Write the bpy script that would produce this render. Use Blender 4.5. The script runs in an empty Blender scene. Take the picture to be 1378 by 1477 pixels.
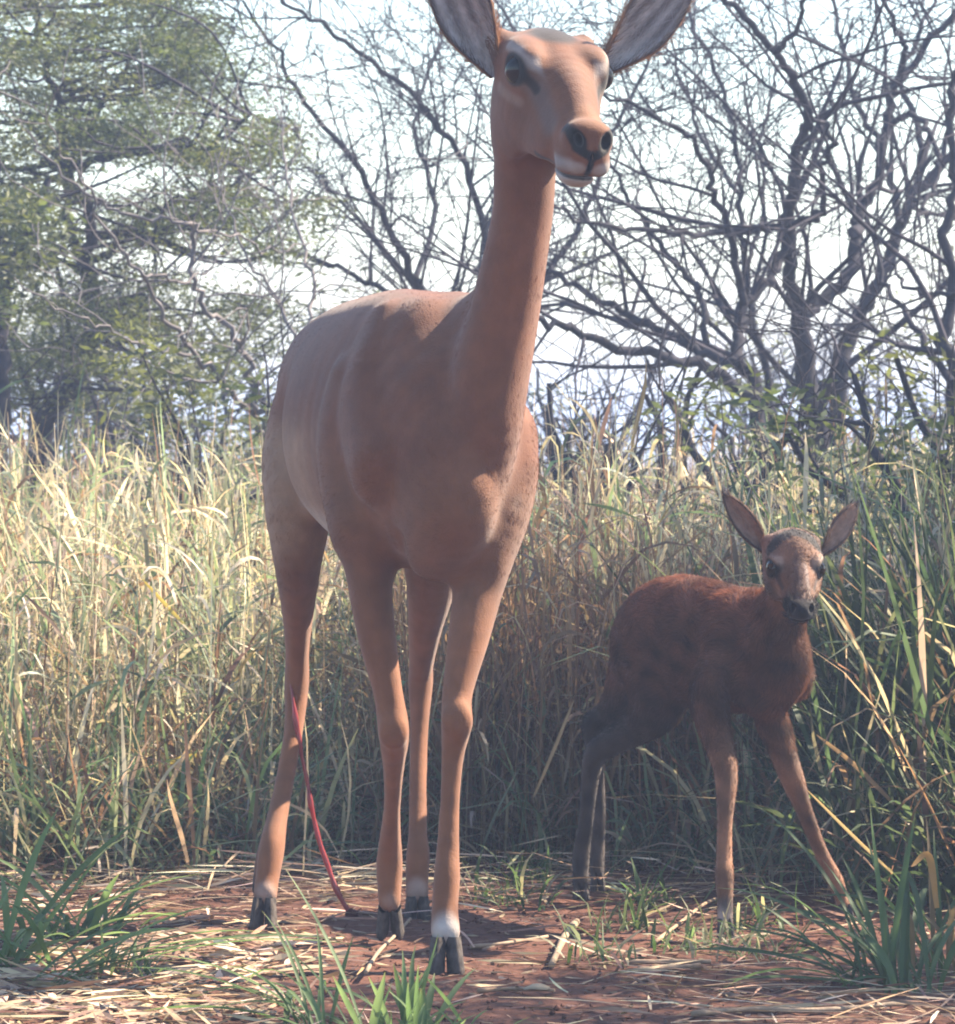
import bpy, bmesh, math, random
import numpy as np
from mathutils import Vector

# ------------------------------------------------------------------ camera, sky, sun, exposure
scene = bpy.context.scene
COL = scene.collection
FPX, HZ, CAM_H = 6600.0, 650.0, 0.682        # focal length and horizon row in photo pixels, eye height
HAZE = 0.0052
IW, IH = 1378.0, 1477.0

cam_d = bpy.data.cameras.new('camera')
cam = bpy.data.objects.new('camera', cam_d)
COL.objects.link(cam)
cam.location = (0, 0, CAM_H)
cam.rotation_euler = (math.radians(90), 0, 0)
cam_d.sensor_fit = 'HORIZONTAL'
cam_d.sensor_width = 36.0
cam_d.lens = 36.0 * FPX / IW
cam_d.shift_y = -(IH / 2 - HZ) / IW
cam_d.clip_start, cam_d.clip_end = 0.05, 3000
cam_d.dof.use_dof = True
cam_d.dof.focus_distance = 6.1
cam_d.dof.aperture_fstop = 28.0
scene.camera = cam

SUN_AZ, SUN_EL = math.radians(62), math.radians(42)   # azimuth from the view axis, clockwise
world = bpy.data.worlds.new('World')
scene.world = world
world.use_nodes = True
wn = world.node_tree.nodes
bgn = wn['Background']
sky = wn.new('ShaderNodeTexSky')
sky.sky_type = 'NISHITA'
sky.sun_disc = False
sky.sun_elevation = SUN_EL
sky.sun_rotation = SUN_AZ
sky.air_density, sky.dust_density, sky.ozone_density = 1.3, 0.6, 3.0
world.node_tree.links.new(sky.outputs[0], bgn.inputs[0])
bgn.inputs[1].default_value = 0.075

sun_d = bpy.data.lights.new('sun', 'SUN')
sun_d.energy = 5.0
sun_d.angle = math.radians(0.6)
sun_d.color = (1.0, 0.85, 0.66)
sun = bpy.data.objects.new('sun', sun_d)
COL.objects.link(sun)
to_sun = Vector((math.sin(SUN_AZ) * math.cos(SUN_EL), math.cos(SUN_AZ) * math.cos(SUN_EL), math.sin(SUN_EL)))
sun.rotation_euler = to_sun.to_track_quat('Z', 'Y').to_euler()
sun.location = (8, 4, 12)

vs = scene.view_settings
vs.view_transform = 'Standard'
vs.look = 'None'
vs.gamma = 1.0
vs.use_curve_mapping = False
vs.exposure = 2.2
scene.render.engine = 'CYCLES'
scene.cycles.pixel_filter_type = 'BLACKMAN_HARRIS'
scene.cycles.filter_width = 1.9
scene.cycles.max_bounces = 4
scene.cycles.diffuse_bounces = 2
scene.cycles.transmission_bounces = 3
scene.cycles.transparent_max_bounces = 4
scene.cycles.use_denoising = True

# ------------------------------------------------------------------ helpers
def P(u, v, Y):
    """Point at photo pixel (u, v) and distance Y in front of the camera."""
    return np.array([(u - IW / 2) / FPX * Y, Y, CAM_H + (HZ - v) / FPX * Y])

def nrm(v):
    v = np.asarray(v, float)
    return v / max(np.linalg.norm(v), 1e-12)

def mesh_np(name, verts, faces, colors=None, smooth=True, extra=None):
    """verts (n,3), faces (m,k) all with k corners."""
    verts = np.asarray(verts, np.float32); faces = np.asarray(faces, np.int32)
    me = bpy.data.meshes.new(name)
    me.vertices.add(len(verts)); me.vertices.foreach_set('co', verts.ravel())
    k = faces.shape[1]
    me.loops.add(faces.size); me.loops.foreach_set('vertex_index', faces.ravel())
    me.polygons.add(len(faces))
    me.polygons.foreach_set('loop_start', np.arange(0, faces.size, k, dtype=np.int32))
    me.polygons.foreach_set('loop_total', np.full(len(faces), k, np.int32))
    me.update(calc_edges=True)
    me.polygons.foreach_set('use_smooth', np.full(len(faces), smooth))
    if colors is not None:
        c = np.ones((len(verts), 4), np.float32); c[:, :3] = colors
        at = me.color_attributes.new('Col', 'FLOAT_COLOR', 'POINT')
        at.data.foreach_set('color', c.ravel())
    return me

def link(name, me, mat=None, parent=None):
    o = bpy.data.objects.new(name, me)
    COL.objects.link(o)
    if mat is not None and me is not None:
        me.materials.append(mat)
    if parent is not None:
        o.parent = parent
    return o

def empty(name, loc=(0, 0, 0)):
    o = bpy.data.objects.new(name, None)
    o.location = loc
    o.empty_display_size = 0.1
    COL.objects.link(o)
    return o

def tag(o, label=None, cat=None, group=None, kind=None):
    if label: o['label'] = label
    if cat: o['category'] = cat
    if group: o['group'] = group
    if kind: o['kind'] = kind
    return o

def keep(o, parent):
    """parent without moving, for parts built in world coordinates"""
    o.parent = parent
    o.matrix_parent_inverse = parent.matrix_basis.inverted()
    return o

# ------------------------------------------------------------------ materials
def new_mat(name):
    m = bpy.data.materials.new(name)
    m.use_nodes = True
    nt = m.node_tree
    return m, nt, nt.nodes['Principled BSDF'], nt.nodes['Material Output']

def setp(b, **kw):
    names = dict(rough='Roughness', spec='Specular IOR Level', sheen='Sheen Weight', sss='Subsurface Weight', coat='Coat Weight')
    for k, v in kw.items():
        b.inputs[names[k]].default_value = v

def mat_attr(name, rough=0.8, spec=0.2, noise_scale=60, noise_amt=0.25, bump=0.0, bump_scale=200, sheen=0.0, translucent=0.0, tcol=(1, 1, 1)):
    m, nt, b, out = new_mat(name)
    n, l = nt.nodes, nt.links
    at = n.new('ShaderNodeAttribute'); at.attribute_name = 'Col'
    tc = n.new('ShaderNodeTexCoord')
    nz = n.new('ShaderNodeTexNoise'); nz.inputs['Scale'].default_value = noise_scale; nz.inputs['Detail'].default_value = 4
    l.new(tc.outputs['Object'], nz.inputs['Vector'])
    mr = n.new('ShaderNodeMapRange')
    mr.inputs['From Min'].default_value = 0.25; mr.inputs['From Max'].default_value = 0.75
    mr.inputs['To Min'].default_value = 1 - noise_amt; mr.inputs['To Max'].default_value = 1 + noise_amt
    l.new(nz.outputs['Fac'], mr.inputs['Value'])
    mx = n.new('ShaderNodeVectorMath'); mx.operation = 'SCALE'
    l.new(at.outputs['Color'], mx.inputs[0]); l.new(mr.outputs[0], mx.inputs['Scale'])
    l.new(mx.outputs[0], b.inputs['Base Color'])
    setp(b, rough=rough, spec=spec)
    if sheen: setp(b, sheen=sheen)
    if bump:
        nb = n.new('ShaderNodeTexNoise'); nb.inputs['Scale'].default_value = bump_scale; nb.inputs['Detail'].default_value = 5
        l.new(tc.outputs['Object'], nb.inputs['Vector'])
        bp = n.new('ShaderNodeBump'); bp.inputs['Strength'].default_value = bump; bp.inputs['Distance'].default_value = 0.004
        l.new(nb.outputs['Fac'], bp.inputs['Height']); l.new(bp.outputs[0], b.inputs['Normal'])
    if translucent:
        tr = n.new('ShaderNodeBsdfTranslucent')
        mt = n.new('ShaderNodeVectorMath'); mt.operation = 'MULTIPLY'
        mt.inputs[1].default_value = tcol
        l.new(mx.outputs[0], mt.inputs[0]); l.new(mt.outputs[0], tr.inputs['Color'])
        ms = n.new('ShaderNodeMixShader'); ms.inputs[0].default_value = translucent
        l.new(b.outputs[0], ms.inputs[1]); l.new(tr.outputs[0], ms.inputs[2])
        l.new(ms.outputs[0], out.inputs['Surface'])
    return m

def mat_plain(name, c, rough=0.6, spec=0.3, noise_scale=80, amt=0.3, bump=0.0, bump_scale=150):
    m, nt, b, out = new_mat(name)
    n, l = nt.nodes, nt.links
    tc = n.new('ShaderNodeTexCoord')
    nz = n.new('ShaderNodeTexNoise'); nz.inputs['Scale'].default_value = noise_scale; nz.inputs['Detail'].default_value = 5
    l.new(tc.outputs['Object'], nz.inputs['Vector'])
    rp = n.new('ShaderNodeValToRGB')
    rp.color_ramp.elements[0].position = 0.3; rp.color_ramp.elements[1].position = 0.7
    rp.color_ramp.elements[0].color = (*[x * (1 - amt) for x in c], 1)
    rp.color_ramp.elements[1].color = (*[min(1, x * (1 + amt)) for x in c], 1)
    l.new(nz.outputs['Fac'], rp.inputs[0]); l.new(rp.outputs[0], b.inputs['Base Color'])
    setp(b, rough=rough, spec=spec)
    if bump:
        nb = n.new('ShaderNodeTexNoise'); nb.inputs['Scale'].default_value = bump_scale; nb.inputs['Detail'].default_value = 5
        l.new(tc.outputs['Object'], nb.inputs['Vector'])
        bp = n.new('ShaderNodeBump'); bp.inputs['Strength'].default_value = bump; bp.inputs['Distance'].default_value = 0.004
        l.new(nb.outputs['Fac'], bp.inputs['Height']); l.new(bp.outputs[0], b.inputs['Normal'])
    return m

def catmull(nodes, n=4):
    """nodes: list of equal-length float rows; returns dense rows."""
    A = np.asarray(nodes, float)
    if len(A) < 3 or n <= 1:
        return A
    E = np.vstack([2 * A[0] - A[1], A, 2 * A[-1] - A[-2]])
    out = []
    for i in range(1, len(E) - 2):
        p0, p1, p2, p3 = E[i - 1], E[i], E[i + 1], E[i + 2]
        for k in range(n):
            t = k / n
            out.append(0.5 * (2 * p1 + (p2 - p0) * t + (2 * p0 - 5 * p1 + 4 * p2 - p3) * t * t + (3 * p1 - p0 - 3 * p2 + p3) * t ** 3))
    out.append(A[-1])
    return np.array(out)
# ------------------------------------------------------------------ one continuous skin from a blended distance field
class Field:
    """Smooth union of tapered elliptic tubes on a rectilinear grid, meshed by surface nets."""
    def __init__(self, xs, ys, zs):
        self.ax = [np.asarray(a, np.float32) for a in (xs, ys, zs)]
        self.F = np.full([len(a) for a in self.ax], 0.2, np.float32)
        self.segs = []                                      # for the lie of the hair

    def _slice(self, lo, hi):
        sl = []
        for a, l, h in zip(self.ax, lo, hi):
            i0 = max(int(np.searchsorted(a, l)) - 1, 0); i1 = min(int(np.searchsorted(a, h)) + 1, len(a))
            if i1 - i0 < 2: return None
            sl.append(slice(i0, i1))
        return tuple(sl)

    def _grid(self, sl):
        return (self.ax[0][sl[0]][:, None, None], self.ax[1][sl[1]][None, :, None], self.ax[2][sl[2]][None, None, :])

    @staticmethod
    def seg(X, Yg, Z, p0, p1, r0, r1, side):
        d = p1 - p0; L = max(np.linalg.norm(d), 1e-6); ax = d / L
        s = side - ax * np.dot(side, ax); s = s / max(np.linalg.norm(s), 1e-6); w = np.cross(ax, s)
        qx, qy, qz = X - p0[0], Yg - p0[1], Z - p0[2]
        tl = qx * ax[0] + qy * ax[1] + qz * ax[2]
        t = np.clip(tl / L, 0, 1)
        qt = tl - t * L
        qs = qx * s[0] + qy * s[1] + qz * s[2]
        qw = qx * w[0] + qy * w[1] + qz * w[2]
        a = r0[0] + (r1[0] - r0[0]) * t; b = r0[1] + (r1[1] - r0[1]) * t
        c2 = a * b
        k0 = np.sqrt((qs / a) ** 2 + (qw / b) ** 2 + qt * qt / c2)
        k1 = np.sqrt((qs / (a * a)) ** 2 + (qw / (b * b)) ** 2 + qt * qt / (c2 * c2))
        return k0 * (k0 - 1) / np.maximum(k1, 1e-4)

    def chain(self, nodes, side, k=0.02, n=4, flow=True, flip=False):
        """nodes: rows x,y,z,a,b (a along side, b across)."""
        D = catmull(nodes, n); D[:, 3:] = np.maximum(D[:, 3:], 0.002)
        side = np.asarray(side, float)
        pad = max(k, 0.02) + 0.01
        R = D[:, 3:].max(1)
        lo = (D[:, :3] - R[:, None]).min(0) - pad; hi = (D[:, :3] + R[:, None]).max(0) + pad
        S = self._slice(lo, hi)
        if S is None: return
        T = np.full([s.stop - s.start for s in S], 0.2, np.float32)
        for i in range(len(D) - 1):
            r = max(R[i], R[i + 1])
            s = self._slice(np.minimum(D[i, :3], D[i + 1, :3]) - r - pad, np.maximum(D[i, :3], D[i + 1, :3]) + r + pad)
            if s is None: continue
            s = tuple(slice(max(a.start, b.start), min(a.stop, b.stop)) for a, b in zip(s, S))
            if any(a.stop - a.start < 1 for a in s): continue
            d = self.seg(*self._grid(s), D[i, :3], D[i + 1, :3], D[i, 3:], D[i + 1, 3:], side).astype(np.float32)
            loc = tuple(slice(a.start - b.start, a.stop - b.start) for a, b in zip(s, S))
            T[loc] = np.minimum(T[loc], d)
            if flow:
                t = nrm(D[i + 1, :3] - D[i, :3])
                self.segs.append((0.5 * (D[i, :3] + D[i + 1, :3]), -t if flip else t, 0.5 * (R[i] + R[i + 1])))
        A = self.F[S]
        h = np.maximum(k - np.abs(A - T), 0) / k
        self.F[S] = np.minimum(A, T) - h * h * k * 0.25

    def blob(self, c, r, axes=None, k=0.02, cut=False):
        """ellipsoid with radii r along axes; cut = carve it out"""
        c = np.asarray(c, float); r = np.asarray(r, float) * np.ones(3)
        axes = np.eye(3) if axes is None else np.asarray(axes, float)
        ext = np.sqrt(((axes * r[:, None]) ** 2).sum(0)) + max(k, 0.01) + 0.01
        S = self._slice(c - ext, c + ext)
        if S is None: return
        X, Yg, Z = self._grid(S)
        q = [(X - c[0]) * a[0] + (Yg - c[1]) * a[1] + (Z - c[2]) * a[2] for a in axes]
        k0 = np.sqrt(sum((q[i] / r[i]) ** 2 for i in range(3)))
        k1 = np.sqrt(sum((q[i] / r[i] ** 2) ** 2 for i in range(3)))
        T = (k0 * (k0 - 1) / np.maximum(k1, 1e-4)).astype(np.float32)
        A = self.F[S]
        if cut:
            T = -T
            h = np.maximum(k - np.abs(A - T), 0) / k
            self.F[S] = np.maximum(A, T) + h * h * k * 0.25
        else:
            h = np.maximum(k - np.abs(A - T), 0) / k
            self.F[S] = np.minimum(A, T) - h * h * k * 0.25

    def mesh(self):
        F = self.F; sg = F < 0
        c = sg[:-1, :-1, :-1].astype(np.int8)
        tot = np.zeros(c.shape, np.int8)
        for dx in (0, 1):
            for dy in (0, 1):
                for dz in (0, 1):
                    tot += sg[dx:dx + c.shape[0], dy:dy + c.shape[1], dz:dz + c.shape[2]]
        act = (tot > 0) & (tot < 8)
        I, J, K = np.nonzero(act)
        idm = np.full(c.shape, -1, np.int32); idm[I, J, K] = np.arange(len(I))
        acc = np.zeros((len(I), 3)); cnt = np.zeros(len(I))
        cor = [(a, b, d) for a in (0, 1) for b in (0, 1) for d in (0, 1)]
        xs, ys, zs = self.ax
        for A in cor:
            for ax in range(3):
                if A[ax]: continue
                B = list(A); B[ax] = 1
                fa = F[I + A[0], J + A[1], K + A[2]]; fb = F[I + B[0], J + B[1], K + B[2]]
                m = (fa < 0) != (fb < 0)
                t = np.where(m, fa / np.where(m, fa - fb, 1), 0)
                pa = np.stack([xs[I + A[0]], ys[J + A[1]], zs[K + A[2]]], 1)
                pb = np.stack([xs[I + B[0]], ys[J + B[1]], zs[K + B[2]]], 1)
                acc[m] += (pa + (pb - pa) * t[:, None])[m]; cnt[m] += 1
        V = acc / cnt[:, None]
        Q = []
        for ax in range(3):
            o = [0, 0, 0]; o[ax] = 1
            n = F.shape
            a = sg[:n[0] - o[0], :n[1] - o[1], :n[2] - o[2]]; b = sg[o[0]:, o[1]:, o[2]:]
            i, j, k = np.nonzero(a != b)
            s = a[i, j, k]
            ijk = np.stack([i, j, k], 1)
            u, w = (ax + 1) % 3, (ax + 2) % 3
            ok = (ijk[:, u] > 0) & (ijk[:, w] > 0) & (ijk[:, u] < n[u] - 1) & (ijk[:, w] < n[w] - 1)
            ijk = ijk[ok]; s = s[ok]
            def cell(du, dw):
                q = ijk.copy(); q[:, u] -= du; q[:, w] -= dw
                return idm[q[:, 0], q[:, 1], q[:, 2]]
            q = np.stack([cell(1, 1), cell(0, 1), cell(0, 0), cell(1, 0)], 1)
            q[~s] = q[~s][:, ::-1]
            Q.append(q)
        Q = np.vstack(Q)
        Q = Q[(Q >= 0).all(1)]
        # light smoothing
        for it in range(2):
            S_ = np.zeros_like(V); N_ = np.zeros(len(V))
            for e in range(4):
                a, b = Q[:, e], Q[:, (e + 1) % 4]
                for p, q in ((a, b), (b, a)):
                    np.add.at(N_, p, 1)
                    for x in range(3):
                        S_[:, x] += np.bincount(p, V[q, x], len(V))
            f = 0.5 if it == 0 else 0.35
            V = V + f * (S_ / np.maximum(N_, 1)[:, None] - V)
        return V, Q

    def flow(self, V, N):
        C = np.array([s[0] for s in self.segs]); T = np.array([s[1] for s in self.segs]); R = np.array([s[2] for s in self.segs])
        out = np.zeros_like(V)
        for i in range(0, len(V), 20000):
            v = V[i:i + 20000]
            d = np.sqrt(((v[:, None] - C[None]) ** 2).sum(2)) / (R[None] + 0.02)
            w = np.exp(-4 * (d - d.min(1, keepdims=True)))
            out[i:i + 20000] = (w[:, :, None] * T[None]).sum(1)
        out -= N * (out * N).sum(1, keepdims=True)
        return out / np.maximum(np.linalg.norm(out, axis=1, keepdims=True), 1e-6)

def axis_grid(lo, hi, h, fine=()):
    """grid line positions; fine = list of (lo, hi, step) zones"""
    x = lo; out = []
    while x < hi:
        out.append(x)
        st = h
        for f0, f1, fh in fine:
            if f0 <= x <= f1: st = fh
        x += st
    return np.array(out)

def normals_of(V, Q):
    n = np.cross(V[Q[:, 2]] - V[Q[:, 0]], V[Q[:, 3]] - V[Q[:, 1]])
    N = np.zeros_like(V)
    for e in range(4):
        for x in range(3):
            N[:, x] += np.bincount(Q[:, e], n[:, x], len(V))
    return N / np.maximum(np.linalg.norm(N, axis=1, keepdims=True), 1e-12), 0.5 * np.linalg.norm(n, axis=1)

def sstep(a, b, x):
    t = np.clip((x - a) / (b - a), 0, 1)
    return t * t * (3 - 2 * t)

def paint(V, C, c, r, col, axes=None, hard=0.5, amt=1.0):
    """blend coat colour inside an ellipsoid"""
    c = np.asarray(c, float); r = np.asarray(r, float) * np.ones(3)
    axes = np.eye(3) if axes is None else np.asarray(axes, float)
    q = (V - c) @ axes.T / r
    w = amt * (1 - sstep(hard, 1.0, np.linalg.norm(q, axis=1)))
    C += (np.asarray(col) - C) * w[:, None]

def paint_line(V, C, pts, r, col, hard=0.4, amt=1.0):
    pts = np.asarray(pts, float)
    d = np.full(len(V), 9.0)
    for i in range(len(pts) - 1):
        e = pts[i + 1] - pts[i]
        t = np.clip((V - pts[i]) @ e / (e @ e), 0, 1)
        d = np.minimum(d, np.linalg.norm(V - pts[i] - t[:, None] * e, axis=1))
    w = amt * (1 - sstep(hard, 1.0, d / r))
    C += (np.asarray(col) - C) * w[:, None]

def seg2(a, b, pts):
    """distance in a plane from points (a, b) to a polyline"""
    pts = np.asarray(pts, float); d = np.full(len(a), 9.0)
    for i in range(len(pts) - 1):
        e = pts[i + 1] - pts[i]; q = np.stack([a, b], 1) - pts[i]
        t = np.clip(q @ e / max(e @ e, 1e-12), 0, 1)
        d = np.minimum(d, np.linalg.norm(q - t[:, None] * e, axis=1))
    return d

def mark(C, mask, d, r, col, hard=.5, amt=1.0):
    """blend a coat marking where the plane distance d is below r"""
    w = amt * mask * (1 - sstep(hard, 1.0, d / r))
    C += (np.asarray(col) - C) * w[:, None]

def vnoise(V, s, seed=0):
    """cheap smooth noise from sines, about -1..1"""
    r = np.random.default_rng(seed)
    out = np.zeros(len(V))
    for k in range(7):
        d = nrm(r.normal(size=3)) * s * r.uniform(0.6, 1.6)
        out += np.sin(V @ d + r.uniform(0, 6.28))
    return out / 3.2

def make_fur(name, V, Q, N, FL, C, count, length, radius, lift, mat, parent, seed=1, lenf=None, jit=0.25, skip=None, clump=0, cvar=(0.8, 1.25)):
    """short hairs rooted on the skin, as one curves object"""
    r = np.random.default_rng(seed)
    _, area = normals_of(V, Q)
    w = area.copy()
    if skip is not None: w = w * (1 - skip[Q].mean(1))
    idx = r.choice(len(Q), count, p=w / w.sum())
    a = r.random((count, 2))
    q = Q[idx]
    def lerp(A):
        return (A[q[:, 0]] * ((1 - a[:, 0]) * (1 - a[:, 1]))[:, None] + A[q[:, 1]] * (a[:, 0] * (1 - a[:, 1]))[:, None]
                + A[q[:, 2]] * (a[:, 0] * a[:, 1])[:, None] + A[q[:, 3]] * ((1 - a[:, 0]) * a[:, 1])[:, None])
    p, n, f, c = lerp(V), lerp(N), lerp(FL), lerp(C)
    L = length * r.uniform(0.6, 1.3, count)
    if lenf is not None: L = L * lerp(lenf[:, None])[:, 0]
    f = f + jit * r.normal(size=(count, 3))
    if clump:
        f = f + clump * np.stack([vnoise(p, 90, seed + i) for i in range(3)], 1)
    f = f - n * (f * n).sum(1, keepdims=True)
    f /= np.maximum(np.linalg.norm(f, axis=1, keepdims=True), 1e-6)
    lf = (lift * r.uniform(0.5, 1.5, count))[:, None]
    p0 = p - n * 0.0015
    d0 = f * (1 - lf) + n * lf
    d1 = f * (1 - 0.5 * lf) + n * 0.35 * lf
    p1 = p0 + d0 * (L * 0.5)[:, None]
    p2 = p1 + d1 * (L * 0.5)[:, None]
    pts = np.stack([p0, p1, p2], 1).reshape(-1, 3).astype(np.float32)
    hc = bpy.data.hair_curves.new(name)
    hc.add_curves([3] * count)
    hc.attributes['position'].data.foreach_set('vector', pts.ravel()) if 'position' in hc.attributes else hc.points.foreach_set('position', pts.ravel())
    rad = np.tile(np.array([1.0, 0.75, 0.15], np.float32), count) * radius
    ra = hc.attributes.get('radius') or hc.attributes.new('radius', 'FLOAT', 'POINT')
    ra.data.foreach_set('value', rad)
    cc = np.ones((count, 4), np.float32); cc[:, :3] = np.clip(c * r.uniform(*cvar, (count, 1)), 0, 1)
    ca = hc.attributes.new('Col', 'FLOAT_COLOR', 'CURVE')
    ca.data.foreach_set('color', cc.ravel())
    hc.materials.append(mat)
    o = bpy.data.objects.new(name, hc)
    COL.objects.link(o)
    keep(o, parent)
    return o
# ------------------------------------------------------------------ the two antelopes
coat_mat = mat_attr('coat', rough=0.75, spec=0.15, noise_scale=45, noise_amt=0.16, bump=0.25, bump_scale=420, sheen=0.15)
ear_mat = mat_attr('ear_skin', rough=0.8, spec=0.1, noise_scale=120, noise_amt=0.2, translucent=0.25, tcol=(1.0, 0.55, 0.4))
hoof_mat = mat_plain('hoof_horn', (0.060, 0.050, 0.045), rough=0.85, spec=0.15, noise_scale=90, amt=0.5, bump=0.3)
eye_mat = mat_plain('eye', (0.006, 0.004, 0.003), rough=0.10, spec=0.3, noise_scale=30, amt=0.4)

fur_mat, _nt, _b, _o = new_mat('fur')
_at = _nt.nodes.new('ShaderNodeAttribute'); _at.attribute_name = 'Col'
_nt.links.new(_at.outputs['Color'], _b.inputs['Base Color'])
setp(_b, rough=0.6, spec=0.2)
_tr = _nt.nodes.new('ShaderNodeBsdfTranslucent'); _nt.links.new(_at.outputs['Color'], _tr.inputs['Color'])
_ms = _nt.nodes.new('ShaderNodeMixShader'); _ms.inputs[0].default_value = 0.3
_nt.links.new(_b.outputs[0], _ms.inputs[1]); _nt.links.new(_tr.outputs[0], _ms.inputs[2])
_nt.links.new(_ms.outputs[0], _o.inputs['Surface'])

def LW(u, v, Y, w, b):
    """tube node at a photo pixel: w = width in photo pixels, b = half depth in metres"""
    p = P(u, v, Y)
    return [p[0], p[1], p[2], 0.5 * w * Y / FPX, b]

class Head:
    def __init__(self, O, yaw, pitch, roll, scale):
        y, p = math.radians(yaw), math.radians(pitch)
        self.F = np.array([math.sin(y) * math.cos(p), -math.cos(y) * math.cos(p), -math.sin(p)])
        S = nrm([math.cos(y), math.sin(y), 0]); U = np.cross(self.F, S)
        r = math.radians(roll)
        self.S = S * math.cos(r) - U * math.sin(r)
        self.U = np.cross(self.F, self.S)
        self.O, self.k = np.asarray(O, float), scale
        self.axes = np.array([self.F, self.S, self.U])
    def __call__(self, f, s, u):
        return self.O + self.k * (f * self.F + s * self.S + u * self.U)
    def node(self, f, u, a, b):
        return [*self(f, 0, u), a * self.k, b * self.k]
    def local(self, V):
        return (V - self.O) @ self.axes.T / self.k

def make_hoof(name, top, toe, up, width, length, height, parent, splay=0.12):
    toe, up = nrm(toe), nrm(up); side = np.cross(toe, up)
    Vs, Qs = [], []
    nr, na = 6, 14
    for sgn in (-1, 1):
        base = len(Vs) * 0 + sum(len(v) for v in Vs)
        td = nrm(toe + sgn * splay * side); sd = np.cross(td, up)
        rows = []
        for i in range(nr + 1):
            k = min(i, nr - 1) / (nr - 1)
            shrink = 1.0 if i < nr else 0.02
            l = length * (0.30 + 0.20 * k) * (0.93 if i == nr - 1 else 1) * shrink; w = width * (0.225 + 0.03 * k) * shrink
            c = top + sgn * side * width * (0.205 + 0.05 * k) - up * height * (k if i < nr else 1.0) + td * length * (0.02 + 0.20 * k)
            for j in range(na):
                th = 2 * math.pi * j / na
                x, y = math.cos(th), math.sin(th)
                rows.append(c + td * l * x + sd * w * y * (1 - 0.38 * max(x, 0) ** 1.5) * (1 + 0.1 * min(x, 0)))
        Vs.append(np.array(rows))
        for i in range(nr):
            for j in range(na):
                a, b = base + i * na + j, base + i * na + (j + 1) % na
                Qs.append((b, a, a + na, b + na) if True else None)
    me = mesh_np(name, np.vstack(Vs), Qs)
    o = link(name, me, hoof_mat)
    keep(o, parent)
    return o

def make_ear(name, base, dirv, face, L, W, parent, col_in, col_out, col_rim, bend=0.0, thick=0.004, phi0=2.0, phi1=0.75, col_streak=None, fur_n=900, seed=3, pinch=0.75, k0=0.10):
    d = nrm(dirv); f = nrm(np.asarray(face) - d * np.dot(face, d)); s = np.cross(d, f)
    ns, nt = 30, 19
    def grid(off):
        G = np.zeros((ns, nt, 3))
        for i in range(ns):
            k = i / (ns - 1)
            prof = (math.sin(math.pi * (k0 + (1 - k0) * k) ** 1.1)) ** 0.75 if k < 1 else 0.0
            w = W * 0.5 * max(prof * (pinch + (1 - pinch) * sstep(0, 0.45, k)), 0.015)
            phi = phi0 + (phi1 - phi0) * sstep(0, 0.6, k)
            Rr = w / math.sin(min(phi, 1.57)) if phi < 1.57 else w
            c = base + d * L * k + f * bend * L * (k * k)
            for j in range(nt):
                al = phi * (2 * j / (nt - 1) - 1)
                G[i, j] = c + (Rr - off) * math.sin(al) * s + (Rr - (Rr - off) * math.cos(al)) * f
        return G
    A, Bo = grid(thick), grid(0)
    V = np.vstack([A.reshape(-1, 3), Bo.reshape(-1, 3)])
    n1 = ns * nt
    Qs = []
    for i in range(ns - 1):
        for j in range(nt - 1):
            a = i * nt + j
            Qs.append((a, a + 1, a + nt + 1, a + nt))
            Qs.append((n1 + a, n1 + a + nt, n1 + a + nt + 1, n1 + a + 1))
        for j in (0, nt - 1):
            a = i * nt + j
            Qs.append((a, a + nt, n1 + a + nt, n1 + a) if j == 0 else (a, n1 + a, n1 + a + nt, a + nt))
    C = np.zeros((2 * n1, 3))
    kk = np.repeat(np.linspace(0, 1, ns), nt); tt = np.tile(np.linspace(-1, 1, nt), ns)
    ci = np.tile(np.asarray(col_in, float), (n1, 1))
    if col_streak is not None:
        for t0, wd in ((-0.5, 0.16), (0.05, 0.15), (0.55, 0.14)):
            w = np.exp(-((tt - t0 - 0.15 * kk) / wd) ** 2) * sstep(0.12, 0.4, kk) * 0.85
            ci += (np.asarray(col_streak) - ci) * w[:, None]
    rim = np.maximum(sstep(0.75, 0.98, np.abs(tt)), sstep(0.82, 0.97, kk))
    ci += (np.asarray(col_rim) - ci) * rim[:, None]
    co = np.tile(np.asarray(col_out, float), (n1, 1)); co += (np.asarray(col_rim) - co) * sstep(0.8, 0.97, kk)[:, None]
    C[:n1], C[n1:] = ci, co
    Qs = np.array(Qs)
    me = mesh_np(name, V, Qs, C)
    o = link(name, me, ear_mat); keep(o, parent)
    N, _ = normals_of(V, Qs)
    FL = np.tile(d, (len(V), 1)); FL = FL - N * (FL * N).sum(1, keepdims=True)
    fu = make_fur('ear_hair', V, Qs, N, FL, C, fur_n, 0.12 * L, 0.00028, 0.35, fur_mat, o, seed=seed)
    return o

def make_eye(name, H, f, s, u, r, parent):
    me = bpy.data.meshes.new(name); bm = bmesh.new()
    bmesh.ops.create_uvsphere(bm, u_segments=24, v_segments=16, radius=r * H.k)
    for fc in bm.faces: fc.smooth = True
    bm.to_mesh(me); bm.free()
    o = link(name, me, eye_mat)
    o.location = H(f, s, u)
    keep(o, parent)
    return o

def finish(fd, root, colour_fn, skin_name, fur_args):
    V, Q = fd.mesh()
    N, _ = normals_of(V, Q)
    C, lenf, skip = colour_fn(V, N)
    C = np.clip(C, 0.003, 0.95)
    body = link(skin_name, mesh_np(skin_name, V, Q, C), coat_mat); keep(body, root)
    FL = fd.flow(V, N)
    make_fur('fur', V, Q, N, FL, C, mat=fur_mat, parent=body, lenf=lenf, skip=skip, **fur_args)
    return body

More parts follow.
